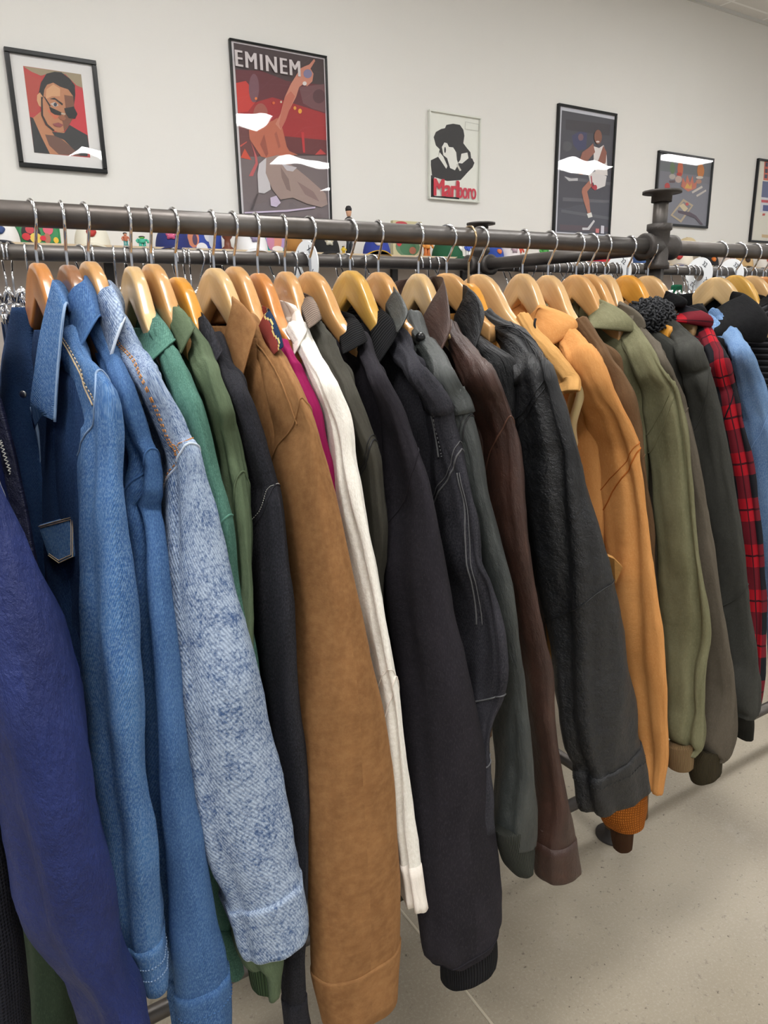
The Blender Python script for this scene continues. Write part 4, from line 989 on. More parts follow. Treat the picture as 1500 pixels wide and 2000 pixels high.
for i, px in enumerate(hooks):
    x = atY(px, 495 if px < 900 else 516, RY2).x
    loc = (x, RY2, RZ)
    if i == 0: cp.location = loc; cp.rotation_euler = (0, 0, 0)
    else: copy_tree(cp, loc, math.radians(random.uniform(-25, 25)) + (pi if i % 4 == 2 else 0))
JD = fabric('indigo_jeans', (34, 46, 70), (48, 62, 92), 'denim', (90, 110, 140)); JB = fabric('black_jeans', (26, 26, 29), (38, 38, 42), 'denim', (60, 60, 66)); JM = fabric('mid_blue_jeans', (62, 92, 132), (84, 114, 152), 'denim', (130, 156, 186))
def jeans(x, mat, label, group=None, w=.19, cut=.0, X=0):
    t = thing('folded_jeans', label, 'jeans', (x, RY2, 1.36), 0, group)
    P = crom([(-.0, .165, .010), (-.04, .17, .014), (-.15, .19, .020), (-.5, .17, .020), (-.95, .14, .018)], 26); vs = []; n = 26; uv = []
    for i, (z, A, tk) in enumerate(P):
        for k in range(n):
            th = 2*pi*k/n; q = noise.fractal(Vector((x*9+k*.2, z*6, 1)), 1, 2, 2)*.004
            vs.append((tk*math.copysign(abs(cos(th))**.7, cos(th))+q, A*sin(th), z)); uv.append((k/n*.7, z))
    fs = [(i*n+k, i*n+(k+1) % n, (i+1)*n+(k+1) % n, (i+1)*n+k) for i in range(25) for k in range(n)]+[tuple(range(n))[::-1], tuple(25*n+k for k in range(n))]
    mesh_obj('denim_legs', vs, fs, mat, t, True, uv)
    m = MB()
    for k in range(n):
        th0, th1 = 2*pi*k/n, 2*pi*(k+1)/n
        f = lambda th, d: ((.0135+d)*math.copysign(abs(cos(th))**.7, cos(th)), (.168+d)*sin(th))
        a, b = f(th0, 0), f(th1, 0); m.add([(a[0], a[1], -.002), (b[0], b[1], -.002), (b[0], b[1], -.040), (a[0], a[1], -.040)], [(0, 3, 2, 1)])
    wb = m.obj('waistband', mat, t, True); sd = wb.modifiers.new('s', 'SOLIDIFY'); sd.thickness = .003; sd.offset = 1
    m = MB()
    for y in (-.10, 0, .10):
        for sx in (1, -1): m.box((sx*.0165-.002, y-.005, -.045), (sx*.0165+.002, y+.005, .001))
    m.obj('belt_loops', mat, t, False, .001)
    return t
jl = [(.185, JD, 'dark indigo jeans with orange belt loop stitching, leftmost on the rear rail'), (.26, JM, 'mid blue jeans clipped second on the rear rail, behind the first wooden hanger'), (.40, JD, 'dark blue jeans seen behind the acid-washed jacket collar')]
for x, mt, lb in jl: jeans(x, mt, lb)
for i in range(27):
    x = .50+i*.085
    jeans(x, (JB, JD, JB)[i % 3], ('black jeans clipped low on the rear rail, mostly hidden by the jackets', 'dark blue jeans clipped low on the rear rail, mostly hidden by the jackets', 'black jeans clipped low on the rear rail, mostly hidden by the jackets')[i % 3], ('black jeans on the rear rail', 'dark blue jeans on the rear rail', 'black jeans on the rear rail')[i % 3])
tag(MB().box((-.018, -.012, -.19), (.018, .012, 0)).obj('green_towel', fabric('green_cloth', (24, 84, 62), (32, 96, 70), 'fleece'), None, False, .006), 'green folded cloth on the rear rail just right of the upright', 'cloth').location = atY(1322, 556, RY2-.05)+Vector((0, 0, 0))
# size rings
def size_ring(px, py, txts, label, r0=.058, r1=.022, yaw=35):
    c = atY(px, py, RY2); c.z = min(c.z, RZ-.012)
    t = thing('size_ring', label, 'size ring', c, math.radians(yaw))
    n = 48; vs = []
    for x in (-.0012, .0012):
        for r in (r1, r0):
            for k in range(n): vs.append((x, r*cos(2*pi*k/n), r*sin(2*pi*k/n)))
    fs = []
    for k in range(n):
        j = (k+1) % n
        fs += [(k, n+k, n+j, j), (2*n+k, 2*n+j, 3*n+j, 3*n+k), (n+k, 3*n+k, 3*n+j, n+j), (k, j, 2*n+j, 2*n+k)]
    mesh_obj('disc', vs, fs, plain((236, 238, 240), .35), t, False)
    for i, s_ in enumerate(txts):
        a = 2*pi*i/len(txts)+.6
        cu = bpy.data.curves.new('t', 'FONT'); cu.body = s_; cu.size = .021; cu.align_x = 'CENTER'; cu.align_y = 'CENTER'; cu.extrude = .0003
        to = bpy.data.objects.new('t', cu); COL.objects.link(to); me = bpy.data.meshes.new_from_object(to); bpy.data.objects.remove(to)
        # text plane -> disc's -X face, upright outwards
        R1 = Matrix(((0, 0, -1), (-1, 0, 0), (0, 1, 0))).to_4x4()
        R2 = Matrix.Rotation(a, 4, 'X')
        me.transform(R2 @ Matrix.Translation((-.0018, 0, (r0+r1)/2)) @ R1)
        me.materials.append(plain((40, 48, 60), .5)); o = bpy.data.objects.new('lettering', me); COL.objects.link(o); o.parent = t
size_ring(598, 518, ['XL', '3X', 'XL', '3X'], 'large white round size divider nearest the left of the rear rail', yaw=4)
size_ring(1208, 520, ['32', '32', '32'], 'white size divider just left of the upright, behind the hangers', yaw=-6)
size_ring(1366, 526, ['32', 'XL', '32', 'XL'], 'white size divider just right of the rack upright', yaw=-6)
size_ring(1427, 526, ['32', '32', '32'], 'white size divider rightmost on the rear rail', yaw=-6)

# ================================================================== SHELF
SY = 4.08; SZ = 1.730
shelf = thing('wall_shelf', 'long pale wooden wall shelf carrying the row of caps', 'shelf', (0, SY, SZ))
def birch():
    s = NT('pale_birch_board'); v = s.uv((.3, 6, 6), src='Object'); n = s.noise(v, 20, 4)
    return s.done(s.mix(n, rgb((204, 186, 158)), rgb((186, 166, 138))), .5)
local(MB().box((-3, SY, SZ-.022), (9, WY-.022, SZ)).obj('board', birch(), shelf, False, .002), shelf)
for px in (224, 440, 788, 925, 1045, 1155, 1300, 1420):
    x = atY(px, 540, 4.25).x
    m = MB().box((x-.022, WY-.05, SZ-.62), (x+.022, WY-.021, SZ-.024)).box((x-.018, SY+.04, SZ-.05), (x+.018, WY-.05, SZ-.024))
    local(m.obj('bracket', plain((28, 27, 28), .5), shelf), shelf)

def on_shelf(px, d=4.2): 
    q = atY(px, 485, d); return Vector((q.x, d, SZ))
def cap(px, crown, brim, label, logo=None, front=None, rz=0, s=1.0, tilt=0, d=4.2, z=0, logo_shape='oval'):
    p = on_shelf(px, d); p.z += z
    t = thing('baseball_cap', label, 'cap', p, math.radians(rz))
    n, M = 40, 14; R = .088*s; H = .115*s; m = MB(); vs = []
    for i in range(M):
        a = pi/2*i/(M-1)
        for k in range(n):
            th = 2*pi*k/n; f = 1+.10*max(0, -sin(th))*cos(a)
            vs.append((R*.92*cos(th)*max(cos(a), 1e-4)**.85*f, R*1.08*sin(th)*max(cos(a), 1e-4)**.85*f, H*sin(a)*(1+.10*max(0, -sin(th))*cos(a))))
    fs = [(i*n+k, i*n+(k+1) % n, (i+1)*n+(k+1) % n, (i+1)*n+k) for i in range(M-1) for k in range(n)]
    mi = []
    for f_ in fs:
        k = f_[0] % n; mi.append(1 if front and 2*pi*k/n > pi*1.12 and 2*pi*k/n < pi*1.88 else 0)
    m.v = [Vector(v) for v in vs]; m.f = fs; m.mi = mi
    m.obj('crown', [plain(crown, .85), plain(front or crown, .85)], t, True)
    MB().lathe([(.001, .004), (.007, .003), (.008, 0), (.006, -.003)], (0, 0, H*1.0), 14).obj('top_button', plain(brim, .8), t, True)
    vs = []; K = 21
    for lay in (0, -.004):
        for j in range(5):
            for k in range(K):
                th = pi*1.08+pi*.84*k/(K-1); rr = 1+.72*j/4*(sin((th-pi*1.08)/(.84*pi)*pi)**.6 if 0 < k < K-1 else 0)
                x = R*.95*cos(th)*(1+.05*j); y = R*1.15*sin(th)*rr
                vs.append((x, y, lay+.010-.9*(x*x)/R*.25-.004*j))
    fs = [(j*K+k, (j+1)*K+k, (j+1)*K+k+1, j*K+k+1) for j in range(4) for k in range(K-1)]
    fs += [tuple(q+5*K for q in f_)[::-1] for f_ in fs]+[(4*K+k, 9*K+k, 9*K+k+1, 4*K+k+1) for k in range(K-1)]
    mesh_obj('brim', vs, fs, plain(brim, .8), t, True)
    if logo:
        m = MB(); vs = []
        N = 22; LG = logo if isinstance(logo[0], tuple) else (logo,)
        for li, lc in enumerate(LG):
            sc = (.72, .45, .3)[li]; pts = []
            for k in range(N):
                a = 2*pi*k/N; w_ = 1+(.18*sin(5*a) if logo_shape == 'star' else .1*sin(3*a))
                u, v = .036*s*sc*cos(a)*w_, .026*s*sc*sin(a)*w_
                th = 1.5*pi+u/(R*.98); zz = H*.48+v; ca = math.sqrt(max(0, 1-(zz/H/1.08)**2))**.9
                pts.append((R*.92*cos(th)*ca*1.04, R*1.08*sin(th)*ca*1.14-.0015*li-.001, zz))
            cx = sum(q[0] for q in pts)/N; cy = min(q[1] for q in pts); cz = sum(q[2] for q in pts)/N
            m.add(pts+[(cx, cy-.002, cz)], [(k, (k+1) % N, N) for k in range(N)], li)
        o = m.obj('front_emblem', [plain(c, .7) for c in LG], t, True); sd = o.modifiers.new('s', 'SOLIDIFY'); sd.thickness = .0015
    if tilt: t.rotation_euler = (math.radians(tilt), 0, math.radians(rz))
    return t
cap(8, (24, 26, 40), (20, 22, 34), 'black cap with white front panel at the left end of the shelf', (60, 80, 130), (226, 224, 222), -10)
cap(182, (226, 222, 206), (220, 214, 196), 'cream pinstriped cap with red emblem on the shelf', ((176, 52, 46), (230, 210, 160)), None, -12, 1.08)
cap(338, (38, 48, 110), (34, 42, 98), 'navy cap with pink and white emblem on the shelf', ((206, 90, 130), (230, 210, 220)), None, -20, 1.12, logo_shape='star')
cap(490, (232, 232, 234), (226, 226, 228), 'plain white cap with small grey crest on the shelf', ((130, 120, 150), (180, 160, 150)), None, -8, 1.15, logo_shape='star')
cap(633, (22, 22, 24), (20, 20, 22), 'black cap with gold and silver eagle emblem on the shelf', ((200, 196, 180), (206, 170, 60)), None, -10, 1.12, logo_shape='star')
cap(735, (44, 62, 150), (232, 184, 40), 'blue cap with yellow brim and red lettering emblem on the shelf', ((206, 200, 206), (186, 50, 70)), None, -24, 1.08, tilt=-8)
cap(872, (28, 88, 58), (26, 80, 54), 'dark green cap with white oval emblem on the shelf', ((236, 238, 232), (28, 88, 58)), None, 28, 1.1)
cap(962, (44, 74, 160), (40, 66, 146), 'bright blue cap behind the rear post on the shelf', (220, 120, 60), None, -5, .9)
cap(990, (224, 216, 216), (218, 210, 210), 'white floral cap on the shelf, right of the rear post', ((170, 150, 160), (196, 130, 140)), None, -10, 1.1, logo_shape='star')
cap(1100, (226, 224, 226), (160, 40, 50), 'white cap with red brim on the shelf behind the cross pipe', (170, 60, 80), None, -10, 1.0)
cap(1172, (190, 36, 46), (80, 50, 130), 'red cap with purple brim on the shelf', (96, 56, 140), None, -60, 1.05)
cap(1216, (222, 220, 224), (206, 204, 210), 'white cap with dark lettering on the shelf left of the upright', (60, 60, 80), None, -30, 1.0)
cap(1255, (70, 98, 150), (66, 90, 140), 'faded blue cap with red patch on the shelf left of the upright', (170, 50, 90), None, -30, 1.15)
cap(1332, (222, 212, 196), (60, 70, 120), 'off-white cap with navy and red brim on the shelf right of the upright', (180, 50, 50), None, -60, 1.25)
cap(1385, (30, 28, 30), (28, 26, 28), 'black cap with orange emblem on the shelf right of the upright', (216, 120, 46), None, -25, 1.0)
cap(1418, (216, 200, 190), (206, 190, 180), 'beige cap on the shelf above the rightmost size dividers', (150, 110, 100), None, -20, 1.1)
cap(1452, (204, 170, 120), (70, 60, 50), 'tan cap with dark brim on the shelf near the right edge', (60, 44, 36), None, -30, 1.1)
cap(1490, (226, 222, 216), (200, 150, 140), 'cream cap with pale pink brim at the right edge of the shelf', (200, 90, 80), None, -20, 1.1)
cap(1340, (208, 190, 150), (196, 178, 140), 'straw coloured cap standing high behind the pipe cross', (170, 140, 90), None, 10, .95, d=4.28, z=.13)
HB = on_shelf(1340, 4.28)
tag(MB().box((HB.x-.07, 4.20, SZ), (HB.x+.07, 4.36, SZ+.13)).obj('display_box', plain((196, 186, 170), .7), None, False, .004), 'beige box under the straw coloured cap', 'box')

def card(px0, px1, ytop, col, label, spots, name='picture_card', d=4.25):
    a = on_shelf(px0, d); b = on_shelf(px1, d); top = atY(px0, ytop, d).z; h = max(.08, top-SZ); w_ = b.x-a.x
    t = thing(name, label, 'picture', (a.x, d, SZ))
    MB().box((0, 0, 0), (w_, .03, h)).obj('panel', plain(col, .5), t, False, .002)
    m = MB(); cols = []
    for i, (u, v, ru, rv, c) in enumerate(spots):
        N = 20; pts = [(w_*(u+ru*cos(2*pi*k/N)), -.001-.0008*i, h*(v+rv*sin(2*pi*k/N))) for k in range(N)]
        if c not in cols: cols.append(c)
        m.add(pts, [tuple(range(N))], cols.index(c))
    o = m.obj('printed_picture', [plain(c, .5) for c in cols], t); o['label'] = 'coloured printed picture'
    return t
card(37, 121, 428, (34, 128, 72), 'green framed picture card with red and black shapes on the shelf', [(.5, .5, .46, .44, (60, 140, 90)), (.32, .5, .22, .4, (40, 36, 38)), (.3, .62, .1, .16, (196, 70, 80)), (.42, .3, .14, .2, (222, 196, 90)), (.2, .34, .1, .14, (206, 50, 60)), (.72, .66, .12, .22, (216, 100, 120)), (.68, .3, .08, .2, (170, 110, 90)), (.88, .24, .06, .12, (228, 190, 60)), (.58, .3, .07, .1, (206, 40, 60))])
card(365, 434, 434, (38, 68, 158), 'blue picture card with orange panel and white figure on the shelf', [(.2, .45, .16, .34, (206, 130, 100)), (.24, .4, .07, .2, (80, 60, 90)), (.62, .62, .12, .28, (206, 208, 216)), (.72, .4, .10, .3, (190, 196, 210)), (.42, .1, .16, .2, (224, 226, 230))])
card(512, 562, 432, (40, 156, 160), 'teal picture card with round lilac portrait on the shelf', [(.55, .5, .4, .46, (176, 150, 200)), (.6, .5, .18, .4, (206, 140, 120)), (.34, .4, .14, .3, (196, 130, 160)), (.6, .14, .22, .1, (230, 224, 220))])
card(768, 824, 430, (196, 188, 150), 'box with cream top panel and green wreath picture on the shelf', [(.5, .30, .42, .28, (96, 130, 100)), (.5, .28, .28, .22, (70, 116, 84)), (.2, .5, .12, .2, (190, 52, 56)), (.28, .92, .2, .06, (186, 60, 70)), (.66, .2, .12, .1, (170, 110, 90))])
def figurine(px, h, cols, label, name='toy_figure', d=4.18, w_=.02):
    p = on_shelf(px, d); t = thing(name, label, 'toy', p); sk, bd, lg = cols
    m = MB().lathe([(w_*.5, 0), (w_*.6, h*.02), (w_*.35, h*.25), (w_*.45, h*.45)], (-w_*.45, 0, 0), 14).lathe([(w_*.5, 0), (w_*.6, h*.02), (w_*.35, h*.25), (w_*.45, h*.45)], (w_*.45, 0, 0), 14)
    m.obj('legs', plain(lg, .5), t, True)
    MB().lathe([(w_*.8, h*.42), (w_*.75, h*.5), (w_, h*.68), (w_*.9, h*.74), (w_*.3, h*.78)], (0, 0, 0), 18).tube([(-w_*.9, 0, h*.71), (-w_*1.35, -w_*.2, h*.58), (-w_*1.2, -w_*.7, h*.46)], w_*.28, 8).tube([(w_*.9, 0, h*.71), (w_*1.35, -w_*.2, h*.58), (w_*1.2, -w_*.7, h*.46)], w_*.28, 8).obj('torso', plain(bd, .5), t, True)
    m = MB().lathe([(w_*.25, h*.76), (w_*.5, h*.80), (w_*.68, h*.87), (w_*.55, h*.94), (w_*.2, h*.97)], (0, 0, 0), 18); m.obj('head', plain(sk, .5), t, True)
    m = MB().lathe([(w_*.72, h*.89), (w_*.78, h*.94), (w_*.5, h*.99), (w_*.1, h)], (0, .002, 0), 16); m.obj('hair', plain((34, 32, 34), .7), t, True)
    return t
figurine(683, .285, ((206, 160, 130), (40, 44, 50), (30, 36, 44)), 'tall slim dark-clothed toy figure standing on the shelf', w_=.026)
figurine(247, .075, ((200, 140, 110), (190, 110, 80), (80, 150, 150)), 'tiny brown and teal toy figure on the shelf', w_=.014)
figurine(279, .06, ((120, 190, 90), (70, 180, 150), (60, 170, 150)), 'tiny green and teal toy on the shelf', w_=.022)
figurine(671, .05, ((226, 190, 60), (222, 190, 50), (222, 180, 40)), 'tiny yellow toy beside the slim dark figure', w_=.012)
figurine(834, .13, ((226, 160, 90), (222, 150, 70), (196, 110, 50)), 'orange and yellow toy figure on the shelf', w_=.028)
figurine(914, .12, ((206, 60, 60), (60, 90, 190), (226, 226, 226)), 'red, blue and white toy figure beside the rear post', w_=.022)
figurine(940, .11, ((226, 160, 80), (196, 60, 60), (110, 190, 190)), 'orange-headed toy figure beside the bright blue cap', w_=.022)
figurine(1015, .12, ((196, 60, 50), (206, 80, 60), (226, 200, 190)), 'red toy figure right of the white floral cap', w_=.022)
figurine(1062, .12, ((80, 160, 60), (70, 160, 70), (60, 140, 60)), 'green toy figure near the cross pipe', w_=.03)
p = on_shelf(445, 4.2)
tag(MB().lathe([(.038, 0), (.038, .012), (.02, .025), (.016, .06), (.028, .075), (.03, .085), (.015, .095), (.014, .14), (.024, .15), (.02, .17), (.001, .175)], (0, 0, 0), 30).obj('turned_wood_piece', plain((112, 60, 40), .4), None, True), 'turned dark wooden ornament between blue card and white cap', 'ornament').location = p
p = on_shelf(574, 4.25); t = thing('plush_toy', 'golden brown plush toy behind the large size divider', 'toy', p)
PL = fabric('golden_plush', (156, 112, 60), (184, 140, 84), 'fleece')
MB().lathe([(.02, 0), (.055, .02), (.06, .06), (.045, .10), (.02, .115)], (0, 0, 0), 24).obj('plush_body', PL, t, True)
MB().lathe([(.01, .10), (.04, .115), (.045, .15), (.03, .18), (.005, .19)], (0, -.005, 0), 24).obj('plush_head', PL, t, True)

# ================================================================== POSTERS
def rect_from(px):   # tl, tr, br, bl pixels -> x0,x1,z0,z1 on the wall
    q = [atY(*p, WY-.02) for p in px]
    return (q[0].x+q[3].x)/2, (q[1].x+q[2].x)/2, (q[2].z+q[3].z)/2, (q[0].z+q[1].z)/2
GLASS = bpy.data.materials.new('poster_glazing'); GLASS.use_nodes = True
nt = GLASS.node_tree; nt.nodes.remove(nt.nodes['Principled BSDF'])
mx = nt.nodes.new('ShaderNodeMixShader'); tr = nt.nodes.new('ShaderNodeBsdfTransparent'); gl = nt.nodes.new('ShaderNodeBsdfGlossy'); gl.inputs['Roughness'].default_value = .0
fr = nt.nodes.new('ShaderNodeFresnel'); fr.inputs[0].default_value = 1.62
tcn = nt.nodes.new('ShaderNodeTexCoord'); nz = nt.nodes.new('ShaderNodeTexNoise'); nz.inputs['Scale'].default_value = 3.2; nz.inputs['Detail'].default_value = 1
bp = nt.nodes.new('ShaderNodeBump'); bp.inputs['Distance'].default_value = .012; bp.inputs['Strength'].default_value = .22
nt.links.new(tcn.outputs['Object'], nz.inputs['Vector']); nt.links.new(nz.outputs['Fac'], bp.inputs['Height']); nt.links.new(bp.outputs[0], gl.inputs['Normal'])
ge = nt.nodes.new('ShaderNodeNewGeometry'); mm = nt.nodes.new('ShaderNodeMath'); mm.operation = 'SUBTRACT'; mm.use_clamp = True
nt.links.new(fr.outputs[0], mm.inputs[0]); nt.links.new(ge.outputs['Backfacing'], mm.inputs[1]); nt.links.new(mm.outputs[0], mx.inputs[0]); nt.links.new(tr.outputs[0], mx.inputs[1]); nt.links.new(gl.outputs[0], mx.inputs[2]); nt.links.new(mx.outputs[0], nt.nodes['Material Output'].inputs[0])
GLASSF = GLASS.copy(); GLASSF.name = 'flat_glazing'
for l_ in list(GLASSF.node_tree.links):
    if l_.to_socket.name == 'Normal' and l_.from_node.type == 'BUMP': GLASSF.node_tree.links.remove(l_)
def poster(label, px, fw, fcol, art_px, matcol, tf, shapes, artcol, texts=(), name='framed_poster', flat=False, frough=.3):
    x0, x1, z0, z1 = rect_from(px)
    t = thing(name, label, 'poster', ((x0+x1)/2, WY, (z0+z1)/2))
    m = MB(); yf = WY-.026
    for a, b, c, d in ((x0, x1, z1-fw, z1), (x0, x1, z0, z0+fw), (x0, x0+fw, z0+fw, z1-fw), (x1-fw, x1, z0+fw, z1-fw)): m.box((a, yf, c), (b, WY, d))
    local(m.obj('frame', plain(fcol, frough, spec=.35), t, False, .003), t)
    ym = WY-.010
    local(MB().box((x0+fw*.9, ym, z0+fw*.9), (x1-fw*.9, WY-.002, z1-fw*.9)).obj('backing_mat', plain(matcol, .7), t), t)
    q = [atY(*tf(*p), ym) for p in art_px]
    ax0, ax1, az0, az1 = (q[0].x+q[3].x)/2, (q[1].x+q[2].x)/2, (q[2].z+q[3].z)/2, (q[0].z+q[1].z)/2
    ax0 = max(ax0, x0+fw); ax1 = min(ax1, x1-fw); az0 = max(az0, z0+fw); az1 = min(az1, z1-fw)
    m = MB(); cols = [artcol]; m.add([(ax0, ym-.0005, az0), (ax1, ym-.0005, az0), (ax1, ym-.0005, az1), (ax0, ym-.0005, az1)], [(0, 1, 2, 3)], 0)
    for i, (kind, pts, c) in enumerate(shapes):
        if kind == 'e':
            cx, cy, rx, ry = pts; pts = [(cx+rx*cos(2*pi*k/20), cy+ry*sin(2*pi*k/20)) for k in range(20)]
        y = ym-.0008-.00025*i
        V = [atY(*tf(*p), y) for p in pts]
        V = [(min(max(v.x, ax0), ax1), y, min(max(v.z, az0), az1)) for v in V]
        if c not in cols: cols.append(c)
        m.add(V, [tuple(range(len(V)))], cols.index(c))
    o = m.obj('print', [plain(c, .55) for c in cols], t); local(o, t)
    bm = bmesh.new(); bm.from_mesh(o.data); bmesh.ops.triangulate(bm, faces=bm.faces[:], ngon_method='EAR_CLIP'); bm.to_mesh(o.data); bm.free()
    for s_, (bl, tr_), c, bold in texts:
        A = atY(*tf(*bl), ym-.006); B = atY(*tf(*tr_), ym-.006)
        cu = bpy.data.curves.new('t', 'FONT'); cu.body = s_; cu.size = 1; cu.space_character = 1.22 if s_.isupper() else .95
        to = bpy.data.objects.new('t', cu); COL.objects.link(to); me = bpy.data.meshes.new_from_object(to); bpy.data.objects.remove(to)
        xs = [v.co.x for v in me.vertices]; ys = [v.co.y for v in me.vertices]
        for v in me.vertices:
            u = (v.co.x-min(xs))/(max(xs)-min(xs)); w_ = (v.co.y-min(ys))/(max(ys)-min(ys))
            v.co = Vector((A.x+u*(B.x-A.x), ym-.0105, A.z+w_*(B.z-A.z)))
        if bold:
            bm = bmesh.new()
            for q_, dx in enumerate((-bold, 0, bold)):
                k_ = len(bm.verts); bm.from_mesh(me); bm.verts.ensure_lookup_table()
                for v in bm.verts[k_:]: v.co.x += dx; v.co.y -= .0003*q_
            bm.to_mesh(me); bm.free()
        me.materials.append(plain(c, .5)); oo = bpy.data.objects.new('lettering', me); COL.objects.link(oo); oo.parent = t; local(oo, t)
    yg = WY-.0225; GM = GLASS if not flat else GLASSF
    local(mesh_obj('glazing', [(x0+fw*.8, yg, z0+fw*.8), (x1-fw*.8, yg, z0+fw*.8), (x1-fw*.8, yg, z1-fw*.8), (x0+fw*.8, yg, z1-fw*.8)], [(0, 1, 2, 3)], GM, t, False), t)
    return t
z5 = lambda x, y: (x/3.75, 60+y/3.75)
SK, SKD, SKL = (182, 124, 90), (120, 76, 58), (206, 156, 116)
poster('black framed portrait print of a man in tipped sunglasses on red, leftmost on the wall', [(7,90),(188,119),(210,340),(38,325)], .022, (14, 15, 16),
  [(170,260),(600,318),(655,930),(250,892)], (222, 221, 220), z5, [
  ('p', [(170,260),(600,318),(610,420),(560,400),(480,320),(400,300),(300,330),(230,300)], (152, 138, 112)),
  ('p', [(170,300),(230,330),(300,360),(290,450),(270,600),(210,600),(180,400)], (176, 70, 62)),
  ('p', [(550,420),(612,440),(650,780),(560,720),(510,690),(540,600)], (196, 50, 62)),
  ('p', [(240,640),(300,590),(330,690),(400,745),(470,740),(520,800),(590,900),(600,918),(365,902),(310,790)], SK),
  ('p', [(330,760),(420,770),(560,880),(600,918),(430,905),(360,840)], (108, 76, 66)),
  ('p', [(220,630),(243,640),(305,780),(366,902),(250,892)], (40, 42, 46)),
  ('p', [(510,690),(560,720),(640,765),(656,850),(640,920),(590,915),(520,850),(470,800),(400,770),(380,740),(470,750)], (44, 46, 50)),
  ('p', [(283,460),(300,380),(340,315),(400,300),(450,305),(510,350),(548,400),(552,470),(540,560),(300,540)], (30, 30, 34)),
  ('p', [(272,470),(292,452),(312,480),(304,560),(285,550),(270,510)], SKL),
  ('p', [(318,480),(325,430),(345,395),(390,380),(440,410),(500,430),(536,480),(545,560),(535,640),(500,700),(470,735),(430,745),(380,725),(340,680),(310,620),(302,540)], SK),
  ('p', [(340,430),(390,392),(440,425),(440,480),(380,480),(335,500)], SKL),
  ('p', [(470,470),(536,480),(545,560),(535,640),(500,700),(470,735),(455,650),(485,600)], SKD),
  ('p', [(300,480),(312,490),(316,620),(350,685),(400,728),(390,738),(335,692),(302,620)], (52, 40, 38)),
  ('p', [(345,585),(380,570),(440,630),(400,650)], (200, 110, 80)),
  ('p', [(362,500),(400,490),(462,535),(456,548),(404,506)], (40, 32, 32)),
  ('p', [(368,535),(400,522),(430,545),(402,560)], (190, 180, 176)), ('e', (405, 541, 12, 14), (50, 60, 76)),
  ('p', [(318,480),(330,486),(372,550),(364,556)], (30, 30, 34)),
  ('p', [(360,555),(455,600),(448,622),(400,614),(372,595)], (18, 20, 22)),
  ('p', [(470,568),(540,555),(568,610),(550,645),(505,640),(478,600)], (22, 24, 28)),
  ('p', [(448,600),(480,606),(480,616),(448,612)], (190, 170, 150)),
  ('p', [(425,632),(455,612),(484,640),(470,658),(440,652)], (150, 92, 66)),
  ('p', [(385,682),(428,672),(466,690),(440,708),(400,698)], (140, 70, 72)),
  ], (182, 62, 62))
z6 = lambda x, y: (420+x/5, 50+y/5)
